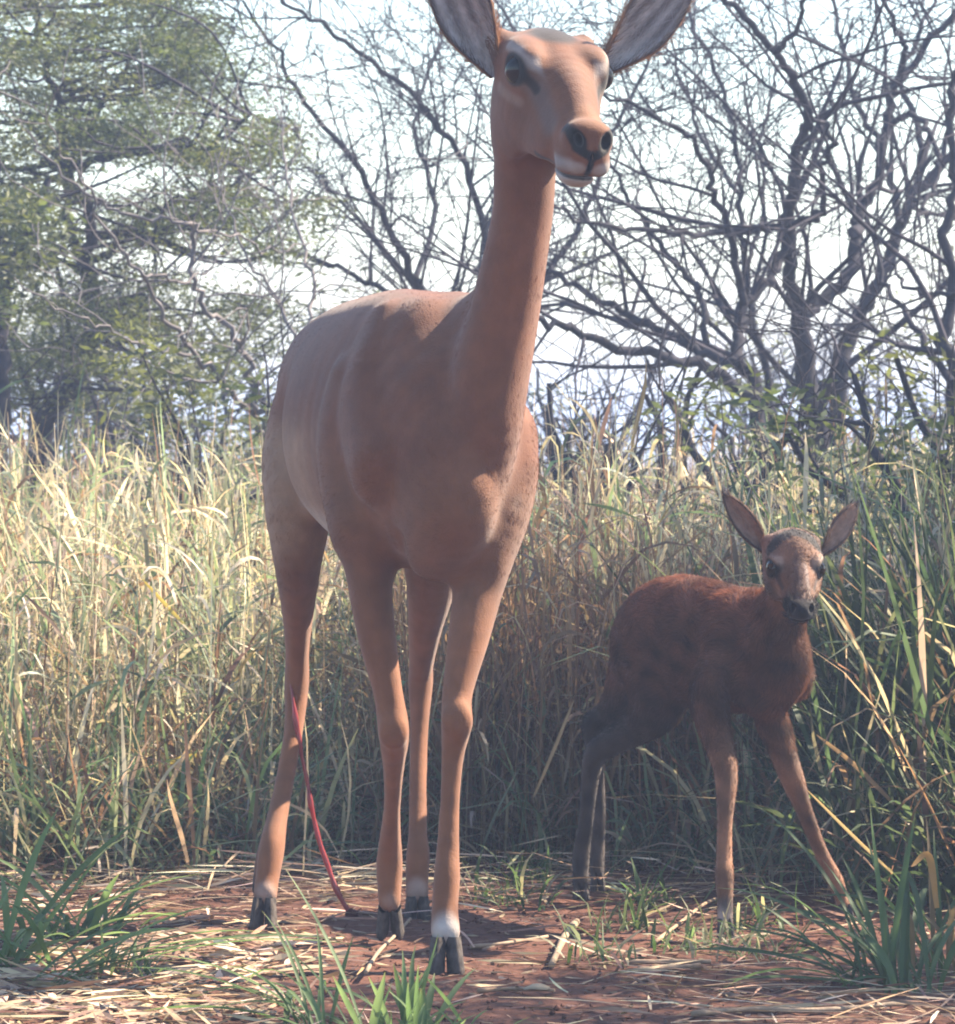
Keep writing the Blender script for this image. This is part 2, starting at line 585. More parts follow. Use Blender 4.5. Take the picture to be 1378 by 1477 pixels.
# ---- the ewe
def build_ewe():
    root = empty('impala', (-0.1, 6.3, 0))
    tag(root, 'tall tan adult female impala with long neck standing over red soil', 'antelope')
    bd = nrm([-0.145, 0.62, 0]); br = np.array([-bd[1], bd[0], 0.0])   # br: her right, image left
    br = -np.array([bd[1], -bd[0], 0.0]) if br[0] > 0 else br
    C0 = np.array([-0.055, 6.13, 0])
    Hd = Head(P(803, 108, 5.90), 16, 19, 3, 1.12)
    hz = Hd.O
    fd = Field(axis_grid(-0.42, 0.23, 0.005, [(hz[0] - 0.13, hz[0] + 0.14, 0.003)]),
               axis_grid(5.66, 7.10, 0.006, [(5.66, 5.99, 0.003)]),
               axis_grid(0.015, 1.28, 0.006, [(hz[2] - 0.15, hz[2] + 0.10, 0.003)]))
    def Bn(t, z, a, b, s=0.0):
        p = C0 + bd * t + br * s
        return [p[0], p[1], z, a, b]
    # trunk
    fd.chain([Bn(-0.10, .63, .045, .07), Bn(-0.05, .655, .078, .115), Bn(0.03, .685, .108, .160), Bn(0.16, .70, .128, .180),
              Bn(0.32, .708, .142, .172), Bn(0.44, .722, .134, .150), Bn(0.56, .745, .112, .125), Bn(0.66, .765, .090, .108),
              Bn(0.74, .76, .06, .085)], br, k=0.03)
    fd.chain([Bn(0.06, .80, .055, .085), Bn(0.18, .815, .07, .085), Bn(0.34, .815, .075, .085), Bn(0.50, .812, .075, .085), Bn(0.62, .80, .062, .08), Bn(0.72, .785, .045, .06)], br, k=0.05)
    # shoulder blades, points of shoulder, brisket
    for s in (1, -1):
        fd.chain([Bn(0.11, .85, .020, .045, s * .050), Bn(0.06, .76, .028, .062, s * .088), Bn(-0.03, .66, .034, .055, s * .090)], br, k=0.018, flow=False)
        fd.chain([Bn(0.12, .78, .022, .04, s * .098), Bn(0.12, .68, .030, .055, s * .108), Bn(0.07, .58, .034, .05, s * .098)], br, k=0.014, flow=False)
    fd.chain([Bn(-0.10, .67, .045, .045), Bn(-0.115, .61, .048, .05), Bn(-0.05, .55, .055, .04)], br, k=0.04, flow=False)
    q = C0 + bd * .47 + br * .165
    fd.blob([q[0], q[1], .70], (.05, .055, .085), [br, bd, (0, 0, 1)], .06, True)      # hollow of the flank
    # neck, from the poll down to the chest
    fd.chain([LW(772, 120, 5.98, 90, .055), LW(761, 190, 5.985, 90, .055), LW(757, 250, 5.99, 90, .053), LW(755, 300, 6.0, 88, .052), LW(744, 370, 6.01, 92, .057), LW(727, 455, 6.025, 102, .063),
              LW(708, 540, 6.035, 113, .070), LW(699, 620, 6.04, 106, .068), LW(696, 690, 6.06, 78, .05)], (1, 0, 0), k=0.016)
    # crest from the neck back to the withers
    fd.chain([LW(732, 410, 6.08, 40, .035), LW(700, 470, 6.15, 76, .05), LW(655, 500, 6.25, 110, .07)], (1, 0, 0), k=0.035, flow=False)
    fd.chain([LW(700, 470, 6.12, 70, .05), LW(672, 560, 6.12, 125, .07), LW(662, 650, 6.10, 130, .06)], (1, 0, 0), k=0.04, flow=False)
    # legs
    fd.chain([LW(600, 600, 6.20, 90, .08), LW(562, 700, 6.20, 112, .085), LW(538, 780, 6.20, 88, .065), LW(534, 840, 6.19, 66, .043), LW(544, 920, 6.18, 55, .034), LW(560, 1000, 6.17, 43, .026),
              LW(568, 1055, 6.17, 46, .028), LW(568, 1100, 6.21, 33, .02), LW(566, 1160, 6.27, 25, .015), LW(563, 1215, 6.33, 33, .02), LW(562, 1248, 6.35, 39, .023),
              LW(562, 1285, 6.345, 35, .019), LW(562, 1300, 6.34, 34, .017)], (1, 0, 0), k=0.022)
    fd.chain([LW(735, 640, 6.14, 80, .07), LW(723, 720, 6.13, 95, .08), LW(702, 800, 6.11, 82, .06), LW(690, 850, 6.10, 72, .045), LW(676, 920, 6.07, 60, .036), LW(660, 1000, 6.04, 44, .027),
              LW(659, 1042, 6.03, 45, .029), LW(653, 1092, 6.03, 33, .019), LW(649, 1160, 6.02, 29, .016), LW(646, 1230, 6.01, 34, .02), LW(645, 1265, 6.00, 39, .023),
              LW(642, 1310, 5.985, 38, .02), LW(643, 1344, 5.97, 43, .020)], (1, 0, 0), k=0.022)
    fd.chain([LW(488, 570, 6.72, 100, .08), LW(448, 640, 6.68, 128, .11), LW(433, 715, 6.63, 104, .10), LW(430, 795, 6.63, 74, .066), LW(430, 865, 6.68, 51, .045), LW(429, 935, 6.73, 35, .031),
              LW(428, 985, 6.76, 36, .034), LW(424, 1050, 6.74, 28, .021), LW(412, 1120, 6.69, 28, .016), LW(400, 1180, 6.64, 31, .018), LW(392, 1225, 6.60, 38, .023),
              LW(385, 1272, 6.575, 35, .019), LW(383, 1290, 6.56, 36, .017)], (1, 0, 0), k=0.022)
    fd.chain([LW(386, 1195, 6.655, 14, .010), LW(376, 1240, 6.635, 16, .014), LW(369, 1285, 6.61, 12, .010)], (1, 0, 0), k=0.012)
    fd.chain([LW(590, 580, 6.72, 130, .09), LW(618, 680, 6.68, 112, .10), LW(624, 780, 6.68, 92, .075), LW(622, 840, 6.71, 72, .056), LW(614, 900, 6.76, 50, .04), LW(608, 955, 6.83, 36, .031),
              LW(607, 985, 6.85, 36, .034), LW(605, 1050, 6.83, 27, .02), LW(603, 1130, 6.79, 26, .016), LW(603, 1200, 6.75, 28, .017), LW(603, 1235, 6.73, 35, .022),
              LW(602, 1272, 6.71, 33, .018), LW(602, 1288, 6.70, 35, .017)], (1, 0, 0), k=0.022)
    fd.blob(P(577, 800, 6.08), (.006, .02, .030), None, .02, True)
    for (u_, v_, Y_, r_) in ((568, 1056, 6.147, .0185), (660, 1040, 6.009, .0195)):
        fd.blob(P(u_, v_, Y_), (r_ * 1.05, r_ * .8, r_ * 1.3), None, .010)             # knee caps
    for (u_, v_, Y_, r_) in ((428, 982, 6.785, .017), (607, 976, 6.875, .017)):
        fd.blob(P(u_, v_, Y_), (r_, r_, r_ * 1.3), None, .012)                         # points of the hocks
    # tail
    fd.chain([Bn(0.74, .83, .022, .02), Bn(0.81, .78, .022, .018), Bn(0.83, .70, .022, .014), Bn(0.835, .63, .014, .01)], br, k=0.02)
    # head
    n = Hd.node
    fd.chain([n(.146, -.052, .026, .027), n(.125, -.050, .030, .036), n(.09, -.044, .0315, .045), n(.05, -.036, .0385, .056), n(0, -.028, .0525, .062), n(-.045, -.024, .053, .062), n(-.085, -.03, .045, .055)], Hd.S, k=0.015)
    ha = Hd.axes
    hb = lambda f, s, u, r, k=0.012, cut=False: fd.blob(Hd(f, s, u), np.asarray(r) * Hd.k, ha, k, cut)
    hb(-.045, 0, .004, (.055, .048, .034), .02)
    for s in (1, -1):
        hb(-.002, s * .043, .008, (.038, .014, .022), .025)         # orbit
        hb(-.006, s * .040, .024, (.030, .012, .008), .022)          # brow
        fd.chain([[*Hd(-.055, s * .035, 0), .024, .024], [*Hd(-.080, s * .052, .016), .018, .018]], Hd.S, k=.02, flow=False)
        hb(-.025, s * .036, -.062, (.055, .018, .045), .025)        # cheek
        hb(.05, s * .030, -.060, (.055, .012, .022), .018)
        hb(.147, s * .0165, -.034, (.015, .0120, .0120), .014)        # nostril wing
        hb(.142, s * .0155, -.067, (.018, .0155, .0145), .012)        # upper lip
        hb(.010, s * .0640, .006, (.019, .012, .0145), .004, True)  # eye socket
    hb(.118, 0, -.086, (.028, .020, .013), .014)                    # chin
    hb(.148, 0, -.026, (.014, .020, .011), .012)                    # nose pad
    for s in (1, -1):
        a1 = nrm(Hd.F + s * .45 * Hd.S); a2 = nrm(np.cross(a1, Hd.U + .45 * s * Hd.S)); a3 = np.cross(a1, a2)
        fd.blob(Hd(.164, s * .0170, -.034), np.array((.012, .0060, .0095)) * Hd.k, [a1, a2, a3], .003, True)
        fd.blob(Hd(.130, s * .020, -.0805), np.array((.036, .024, .0022)) * Hd.k, ha, .004, True)   # mouth line
    fd.blob(Hd(.166, 0, -.057), np.array((.006, .0018, .016)) * Hd.k, ha, .004, True)               # lip cleft

    RED, TAN, PALE, WHITE, DARK = (.142, .048, .021), (.168, .069, .032), (.31, .19, .115), (.46, .43, .40), (.010, .009, .009)
    def colour(V, N):
        C = np.tile(np.array(TAN), (len(V), 1))
        h = Hd.local(V)
        onhead = sstep(-.14, -.09, h[:, 0]) * (V[:, 2] > 1.0)
        t = (V - C0) @ bd; s = (V - C0) @ br
        wob = 0.012 * vnoise(V, 14, 2)
        trunk = sstep(.50, .56, V[:, 2]) * (V[:, 2] < 1.0)
        sad = sstep(.705, .775, V[:, 2] + wob + .10 * sstep(.25, -.1, t)) * trunk * sstep(-0.2, 0.0, t + 0.1)
        C += (np.array(RED) - C) * (0.85 * sad)[:, None]
        pal = sstep(.745, .685, V[:, 2] + wob) * trunk * sstep(.15, .3, t)
        C += (np.array(PALE) - C) * (0.92 * pal)[:, None]  # coat's own pale flank, strengthened for the lit patch on it
        bel = sstep(.61, .555, V[:, 2] - .12 * np.clip(t - .2, 0, 1)) * sstep(-.2, -.6, N[:, 2]) * sstep(.1, .25, t) * sstep(.46, .40, t) * (V[:, 2] > .5)
        C += (np.array(WHITE) - C) * (0.9 * bel)[:, None]
        # neck and chest front a little redder
        nk = (V[:, 2] > .8) * sstep(6.3, 6.15, V[:, 1])
        C += (np.array((.160, .056, .024)) - C) * (0.7 * nk)[:, None]
        # legs: tan with paler inner sides, white pasterns
        leg = sstep(.5, .42, V[:, 2])
        C += (np.array((.205, .078, .032)) - C) * (0.7 * leg)[:, None]
        paint(V, C, P(757, 735, 6.03), (.025, .05, .035), (.62, .5, .40), hard=.2, amt=.7)      # armpits
        for (u, v, Y, r, am) in ((643, 1348, 5.955, .034, .95), (562, 1305, 6.32, .020, .2), (383, 1288, 6.545, .024, .35), (602, 1285, 6.69, .024, .35)):
            paint(V, C, P(u, v, Y), (r, r, r * 1.15), (.52, .46, .42), hard=.3, amt=am)
        paint_line(V, C, [P(387, 1185, 6.66), P(377, 1240, 6.64), P(368, 1290, 6.61)], .015, DARK, hard=.6, amt=.97)          # black tufts above the hind heels
        paint_line(V, C, [P(603, 1205, 6.80), P(602, 1280, 6.76)], .018, DARK, amt=.95)
        # --- head: markings laid out on its side, front and top
        f_, s_, u_ = h.T
        hn = N @ ha.T
        H_ = (V[:, 2] > 1.0) * (f_ > -.10) * (np.linalg.norm(h, axis=1) < .22)
        top = H_ * sstep(.15, .5, hn[:, 2])
        mark(C, top, seg2(f_, s_, [(-.02, 0), (.13, 0)]), .030, (.150, .052, .022), .3, .8)
        mark(C, top, seg2(f_, s_, [(.045, 0), (.115, 0)]), .014, (.17, .080, .050), .2, .7)
        mark(C, H_, np.hypot((f_ - .135) / 1.2, s_), .028, (.21, .095, .045), .3, .6 * sstep(-.04, -.02, u_))
        for sg in (1, -1):
            sd = H_ * sstep(.012, .02, s_ * sg)
            mark(C, sd, seg2(f_, u_, [(.035, 0), (.06, -.014), (.10, -.034)]), .020, (.13, .085, .070), .2, .85)   # grey smudge from eye to muzzle
            mark(C, sd, seg2(f_, u_, [(-.03, -.026), (.03, -.028)]), .010, (.34, .25, .20), .2, .35)
            mark(C, sd * sstep(.030, .038, s_ * sg + .10 * np.clip(f_ - .02, 0, 1)), seg2(f_, u_, [(-.022, .026), (.010, .028), (.034, .020), (.070, .004)]), .0085, (.36, .31, .28), .25, .75)
            mark(C, sd, np.hypot((f_ - .012) / 1.35, u_ - .006), .0225, DARK, .72, 1)                # eyelid rim
            mark(C, sd, seg2(f_, u_, [(.035, .002), (.050, -.008)]), .008, DARK, .3, .85)            # tear duct
            mark(C, sd, np.hypot(f_ + .072, u_ - .012), .03, (.13, .085, .07), .2, .6)
            mark(C, sd, seg2(f_, u_, [(.128, -.068), (.16, -.065)]), .0115, (.34, .32, .31), .2, .8)   # white lip
            mark(C, H_, seg2(f_, u_, [(.07, -.104), (.15, -.096)]), .021, (.38, .36, .345), .5, .95)      # white chin
            mark(C, sd, seg2(f_, u_, [(.080, -.074), (.12, -.0795), (.17, -.0805)]), .0045, (.04, .03, .027), .5, 1)
            fr = H_ * (f_ > .125) * sstep(.1, .35, hn[:, 0])
            mark(C, H_ * (f_ > .132), np.hypot((s_ - sg * .0175 - .35 * sg * (u_ + .034)) / .88, (u_ + .034) / 1.05), .0132, DARK, .78, 1)       # nostril
            mark(C, fr, seg2(s_, u_, [(sg * .0175, -.043), (0, -.051)]), .0065, DARK, .6, 1)
        fr = H_ * (f_ > .12) * sstep(-.1, .3, hn[:, 0])
        for sg in (1, -1):
            mark(C, fr, np.hypot((s_ - sg * .0130) / 1.25, u_ + .067), .0110, (.36, .345, .34), .35, .9)
        mark(C, fr, seg2(s_, u_, [(0, -.048), (0, -.080)]), .0048, DARK, .5, 1)
        mark(C, fr, seg2(s_, u_, [(-.02, -.0805), (.02, -.0805)]), .0045, (.04, .03, .027), .5, 1)
        mark(C, top, np.hypot((f_ + .036) / .042, s_ / .036), 1.0, (.018, .013, .015), .55, .97)       # dark crown
        C *= (1 + 0.10 * vnoise(V, 30, 5) + 0.05 * vnoise(V, 110, 7))[:, None]
        lenf = np.ones(len(V))
        lenf *= 1 - 0.6 * (V[:, 2] > 1.0) * (h[:, 0] > -.07)
        lenf *= 1 - 0.45 * leg
        skip = np.zeros(len(V))
        for s in (1, -1):
            skip = np.maximum(skip, np.linalg.norm(h - np.array([.010, s * .060, .006]), axis=1) < .025)
            skip = np.maximum(skip, np.linalg.norm(h - np.array([.163, s * .018, -.046]), axis=1) < .018)
        C *= .88 - .06 * onhead[:, None]
        return C, lenf, skip
    body = finish(fd, root, colour, 'body', dict(count=170000, length=0.013, radius=0.00026, lift=0.13, seed=4, jit=0.12, cvar=(.82, 1.22)))
    for s in (1, -1):
        make_eye('eye', Hd, .0095, s * .0462, .005, .0190, root)
    EARC = dict(col_in=(.54, .49, .47), col_out=(.26, .13, .07), col_rim=(.07, .05, .045), col_streak=(.15, .115, .11), fur_n=2500)
    make_ear('ear', P(720, 108, 5.955), P(632, -75, 5.96) - P(720, 108, 5.955), np.array([-.35, -1, .1]), .205, .080, root, seed=11, **EARC)
    make_ear('ear', P(862, 104, 5.95), P(1012, -62, 6.0) - P(862, 104, 5.95), np.array([.30, -1, -.15]), .205, .076, root, seed=12, **EARC)
    upz = np.array([0, 0, 1.0])
    make_hoof('hoof', P(643, 1350, 5.962), (.06, -1, 0), upz, .046, .058, .050, root)
    make_hoof('hoof', P(562, 1307, 6.338), (.05, -.82, -.57), (0, -.57, .82), .037, .048, .036, root)
    make_hoof('hoof', P(382, 1294, 6.555), (-.1, -1, 0), upz, .038, .055, .044, root)
    make_hoof('hoof', P(602, 1292, 6.695), (.05, -1, 0), upz, .038, .052, .042, root)
    return root

# ---- the newborn fawn
def build_fawn():
    root = empty('impala_fawn', (0.33, 6.7, 0))
    tag(root, 'small dark brown newborn fawn standing on splayed wet legs before tall grass', 'antelope')
    C0 = np.array([.405, 6.62, 0]); bd = nrm([-.155, .28, 0]); br = np.array([-bd[1], bd[0], 0.0])
    if br[0] > 0: br = -br
    Hd = Head(P(1146, 817, 6.46), 5, 21, 1, 1.0)
    hz = Hd.O
    fd = Field(axis_grid(.10, .62, 0.0045, [(hz[0] - .07, hz[0] + .08, .0024)]),
               axis_grid(6.34, 7.15, 0.0045, [(6.34, 6.52, .0024)]),
               axis_grid(.012, .62, 0.0045, [(hz[2] - .09, hz[2] + .08, .0024)]))
    def Bn(t, z, a, b, s=0.0):
        p = C0 + bd * t + br * s
        return [p[0], p[1], z, a, b]
    fd.chain([Bn(-.06, .375, .040, .055), Bn(0, .390, .054, .082), Bn(.08, .392, .060, .091), Bn(.16, .398, .061, .094),
              Bn(.235, .401, .060, .091), Bn(.295, .392, .052, .079), Bn(.335, .37, .036, .055)], br, k=.02)
    for s in (1, -1):
        fd.chain([Bn(.05, .45, .014, .03, s * .03), Bn(.02, .40, .02, .038, s * .05), Bn(-.03, .35, .02, .032, s * .048)], br, k=.015, flow=False)
    fd.chain([LW(1143, 835, 6.515, 60, .034), LW(1136, 865, 6.525, 62, .036), LW(1124, 900, 6.54, 72, .041), LW(1112, 945, 6.565, 86, .05), LW(1104, 985, 6.59, 86, .05)], (1, 0, 0), k=.02)
    fd.chain([LW(1120, 880, 6.57, 50, .03), LW(1095, 905, 6.62, 66, .045)], (1, 0, 0), k=.03, flow=False)
    fd.chain([LW(1045, 945, 6.62, 50, .04), LW(1024, 1000, 6.56, 54, .04), LW(1031, 1050, 6.52, 42, .026), LW(1044, 1097, 6.49, 36, .02), LW(1048, 1128, 6.48, 32, .019), LW(1046, 1185, 6.46, 22, .012),
              LW(1045, 1235, 6.45, 23, .013), LW(1045, 1262, 6.44, 27, .016), LW(1046, 1300, 6.43, 23, .013), LW(1046, 1325, 6.425, 23, .013)], (1, 0, 0), k=.014)
    fd.chain([LW(1112, 955, 6.62, 62, .05), LW(1108, 1015, 6.63, 48, .034), LW(1126, 1075, 6.64, 39, .025), LW(1142, 1120, 6.65, 36, .021), LW(1160, 1168, 6.66, 25, .013), LW(1184, 1228, 6.68, 21, .012),
              LW(1204, 1268, 6.69, 24, .014), LW(1213, 1292, 6.69, 21, .012), LW(1217, 1306, 6.688, 20, .012)], (1, 0, 0), k=.014)
    fd.chain([LW(940, 930, 6.88, 100, .05), LW(952, 1000, 6.82, 84, .05), LW(928, 1042, 6.87, 50, .031), LW(888, 1068, 6.92, 35, .023), LW(861, 1086, 6.94, 35, .023), LW(852, 1120, 6.94, 27, .015), LW(846, 1180, 6.94, 22, .012),
              LW(839, 1228, 6.95, 26, .015), LW(838, 1255, 6.945, 24, .013), LW(838, 1275, 6.94, 23, .013)], (1, 0, 0), k=.014)
    fd.chain([LW(915, 940, 6.96, 60, .05), LW(897, 1000, 6.98, 46, .036), LW(876, 1030, 7.02, 29, .021), LW(854, 1048, 7.05, 27, .02), LW(860, 1100, 7.05, 21, .012), LW(865, 1160, 7.05, 19, .011), LW(862, 1225, 7.05, 22, .013), LW(862, 1262, 7.04, 21, .012)], (1, 0, 0), k=.014)
    fd.chain([Bn(.33, .41, .012, .012), Bn(.36, .37, .012, .010), Bn(.365, .31, .008, .008)], br, k=.012)
    n = Hd.node; ha = Hd.axes
    fd.chain([n(.082, -.033, .0165, .015), n(.066, -.031, .0195, .021), n(.042, -.024, .0235, .028), n(.015, -.014, .033, .037), n(-.018, -.004, .0405, .042), n(-.052, -.008, .036, .038)], Hd.S, k=.010)
    hb = lambda f, s, u, r, k=0.008, cut=False: fd.blob(Hd(f, s, u), np.asarray(r) * Hd.k, ha, k, cut)
    hb(-.02, 0, .016, (.040, .036, .030), .014)
    for s in (1, -1):
        hb(.006, s * .029, .004, (.022, .010, .015), .012)
        hb(.006, s * .028, .016, (.018, .008, .006), .010)
        fd.chain([[*Hd(-.03, s * .022, .01), .016, .016], [*Hd(-.042, s * .034, .020), .009, .009]], Hd.S, k=.012, flow=False)
        hb(-.008, s * .026, -.028, (.030, .012, .024), .014)
        hb(.080, s * .011, -.027, (.009, .009, .009), .006)
        hb(.076, s * .009, -.041, (.011, .010, .009), .005)
        hb(.016, s * .0405, .003, (.015, .012, .0115), .003, True)
        fd.blob(Hd(.0885, s * .0125, -.027), np.array((.006, .0035, .0055)), ha, .002, True)
    hb(.068, 0, -.048, (.014, .012, .008), .006)
    fd.blob(Hd(.074, 0, -.0455), (.020, .020, .0013), ha, .003, True)
    BASE, DEEP, DARK, TAN = (.130, .056, .031), (.085, .036, .023), (.016, .013, .013), (.27, .135, .075)
    def colour(V, N):
        C = np.tile(np.array(BASE), (len(V), 1))
        h = Hd.local(V); t = (V - C0) @ bd
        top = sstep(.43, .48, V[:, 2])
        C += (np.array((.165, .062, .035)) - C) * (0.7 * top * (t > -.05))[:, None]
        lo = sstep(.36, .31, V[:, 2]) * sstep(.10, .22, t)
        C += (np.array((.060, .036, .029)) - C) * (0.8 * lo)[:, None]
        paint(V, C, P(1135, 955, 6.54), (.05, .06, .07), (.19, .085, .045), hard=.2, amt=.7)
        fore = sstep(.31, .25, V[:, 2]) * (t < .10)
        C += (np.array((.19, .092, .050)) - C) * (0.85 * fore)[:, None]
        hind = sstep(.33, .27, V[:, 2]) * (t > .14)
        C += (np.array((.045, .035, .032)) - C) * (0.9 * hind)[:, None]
        paint(V, C, P(1046, 1318, 6.41), (.02, .03, .03), (.42, .36, .34), hard=.3, amt=.85)
        # head
        on = (h[:, 0] > -.06) * (V[:, 2] > hz[2] - .07)
        hd = sstep(.09, .06, np.linalg.norm(h, axis=1))
        C += (np.array((.185, .098, .062)) - C) * (0.75 * hd)[:, None]
        f_, s_, u_ = h.T
        hn = N @ ha.T
        H_ = (np.linalg.norm(h, axis=1) < .11) * (f_ > -.055) * 1.0
        top = H_ * sstep(.1, .45, hn[:, 2] + .5 * hn[:, 0])
        mark(C, top, np.hypot(f_ / 1.2, s_), .030, (.145, .074, .046), .3, .8)
        mark(C, top, seg2(f_, s_, [(.03, 0), (.08, 0)]), .012, (.085, .05, .042), .3, .75)
        mark(C, top, seg2(f_, s_, [(.034, .010), (.060, .012), (.072, .012)]), .0042, (.34, .29, .27), .2, .45)
        for sg in (1, -1):
            sd = H_ * sstep(.006, .012, s_ * sg)
            mark(C, sd * sstep(.018, .024, s_ * sg), seg2(f_, u_, [(-.006, .019), (.020, .019), (.034, .008)]), .0055, (.34, .26, .21), .25, .65)
            mark(C, sd, np.hypot((f_ - .016) / 1.25, u_ - .003), .0165, DARK, .72, 1)
            mark(C, sd, seg2(f_, u_, [(.032, -.004), (.046, -.014)]), .007, DARK, .2, .75)
            mark(C, sd, np.hypot(f_ - .03, u_ + .028), .018, (.26, .16, .10), .2, .6)
        mark(C, top, np.hypot(f_ + .016 - .30 * np.abs(s_), 30 * np.minimum(u_ - .012, 0)), .0150, DARK, .6, .97)
        mark(C, H_, np.hypot((f_ - .086) / 1.1, u_ + .034), .023, (.020, .017, .017), .65, .97)
        C *= np.clip(1 + .38 * vnoise(V, 48, 8) + .30 * vnoise(V, 120, 9), .30, 2.2)[:, None]
        lenf = np.ones(len(V))
        lenf *= 1 - .60 * hd
        lenf *= 1 - .6 * sstep(.30, .22, V[:, 2])
        skip = np.zeros(len(V))
        for s in (1, -1):
            skip = np.maximum(skip, np.linalg.norm(h - np.array([.014, s * .038, .003]), axis=1) < .017)
        skip = np.maximum(skip, np.linalg.norm(h - np.array([.086, 0, -.032]), axis=1) < .016)
        C *= .86
        return C, lenf, skip
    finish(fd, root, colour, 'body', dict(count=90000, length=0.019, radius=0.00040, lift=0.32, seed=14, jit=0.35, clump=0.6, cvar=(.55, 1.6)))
    for s in (1, -1):
        make_eye('eye', Hd, .0145, s * .0275, .003, .0152, root)
    make_ear('ear', P(1110, 800, 6.505), P(1042, 708, 6.51) - P(1110, 800, 6.505), np.array([-.2, -1, .1]), .112, .034, root,
             (.30, .20, .15), (.16, .09, .06), (.045, .035, .035), fur_n=900, seed=21, thick=.003)
    make_ear('ear', P(1184, 800, 6.505), P(1238, 722, 6.53) - P(1184, 800, 6.505), np.array([.45, -1, .1]), .096, .033, root,
             (.42, .28, .21), (.20, .12, .08), (.06, .05, .05), fur_n=1300, seed=22, thick=.003)  # left ear coloured paler, as if sun shines through it
    upz = np.array([0, 0, 1.0])
    make_hoof('hoof', P(1046, 1324, 6.425), (.05, -1, 0), upz, .024, .036, .026, root)
    make_hoof('hoof', P(1217, 1303, 6.688), (.3, -1, 0), upz, .022, .034, .022, root)
    make_hoof('hoof', P(838, 1272, 6.94), (.05, -1, 0), upz, .025, .036, .026, root)
    make_hoof('hoof', P(862, 1258, 7.04), (.05, -1, 0), upz, .023, .034, .028, root)
    return root

build_ewe()
build_fawn()
# ------------------------------------------------------------------ trees and shrubs
rng = np.random.default_rng(7)
bark_dark = mat_plain('bark_dark', (0.030, 0.028, 0.036), rough=0.9, spec=0.1, noise_scale=25, amt=0.5, bump=0.6, bump_scale=90)
bark_twig = mat_plain('bark_twig', (0.038, 0.034, 0.044), rough=0.9, spec=0.1, noise_scale=12, amt=0.45)
bark_pale = mat_plain('bark_pale', (0.15, 0.135, 0.135), rough=0.9, spec=0.1, noise_scale=18, amt=0.4, bump=0.4)
leaf_mat = mat_attr('acacia_leaf', rough=0.6, spec=0.25, noise_scale=6, noise_amt=0.25, translucent=0.4, tcol=(1.15, 1.2, 0.6))

def tubes(lines, sides=5):
    """lines: list of (pts (n,3), radii (n)); one mesh of swept tubes with closed tips"""
    Vs, Qs, base = [], [], 0
    ang = np.arange(sides) * 2 * math.pi / sides
    ca, sa = np.cos(ang), np.sin(ang)
    for pts, rad in lines:
        pts = np.asarray(pts, float); n = len(pts)
        T = np.gradient(pts, axis=0); T /= np.maximum(np.linalg.norm(T, axis=1, keepdims=True), 1e-9)
        ref = np.array([0, 0, 1.0]) if abs(T[0, 2]) < 0.9 else np.array([1.0, 0, 0])
        A = np.cross(T, ref); A /= np.maximum(np.linalg.norm(A, axis=1, keepdims=True), 1e-9)
        B = np.cross(T, A)
        ring = pts[:, None] + np.asarray(rad)[:, None, None] * (ca[None, :, None] * A[:, None] + sa[None, :, None] * B[:, None])
        Vs.append(ring.reshape(-1, 3))
        i = np.arange(n - 1)[:, None] * sides; j = np.arange(sides)[None]
        j2 = (j + 1) % sides
        Qs.append(np.stack([i + j, i + j2, i + sides + j2, i + sides + j], -1).reshape(-1, 4) + base)
        base += n * sides
    return np.vstack(Vs), np.vstack(Qs)

def limb_path(px, Y0, Y1, r0, r1, n=5, jig=0.006):
    """limb traced as image points, running from depth Y0 to Y1; radii in metres"""
    m = len(px)
    rows = []
    for i, (u, v) in enumerate(px):
        k = i / (m - 1)
        p = P(u, v, Y0 + (Y1 - Y0) * k)
        rows.append([*p, r0 + (r1 - r0) * k])
    D = catmull(rows, n)
    D[1:-1, :3] += rng.normal(size=(len(D) - 2, 3)) * jig
    return D[:, :3], np.maximum(D[:, 3], 0.0015)

def sub_twigs(path, rad, count, Lr, ang=(30, 75), droop=0.0, kink=0.11, tmin=0.15, rfac=0.55, nseg=6, up=0.15, depth_squash=1.0):
    """side shoots along a limb"""
    out = []
    n = len(path)
    for _ in range(count):
        t = tmin + (1 - tmin) * rng.random() ** 0.9
        i = min(int(t * (n - 1)), n - 2)
        p = path[i] + (path[i + 1] - path[i]) * rng.random()
        T = nrm(path[min(i + 1, n - 1)] - path[max(i - 1, 0)])
        a = math.radians(rng.uniform(*ang))
        side = rng.normal(size=3); side[1] *= depth_squash; side -= T * side.dot(T); side = nrm(side)
        d = nrm(T * math.cos(a) + side * math.sin(a) + np.array([0, 0, up]))
        L = rng.uniform(*Lr) * (1.1 - 0.5 * t)
        r0 = min(rad[i] * rfac, 0.011) * rng.uniform(0.7, 1.1); r0 = max(r0, 0.0017)
        pts = [p]
        q = p.copy()
        bend = rng.normal(size=3) * 0.055
        for s in range(nseg):
            d = nrm(d + rng.normal(size=3) * kink + bend + np.array([0, 0, -droop]))
            q = q + d * L / nseg
            pts.append(q)
        out.append((np.array(pts), np.linspace(r0, max(r0 * 0.35, 0.0012), nseg + 1)))
    return out

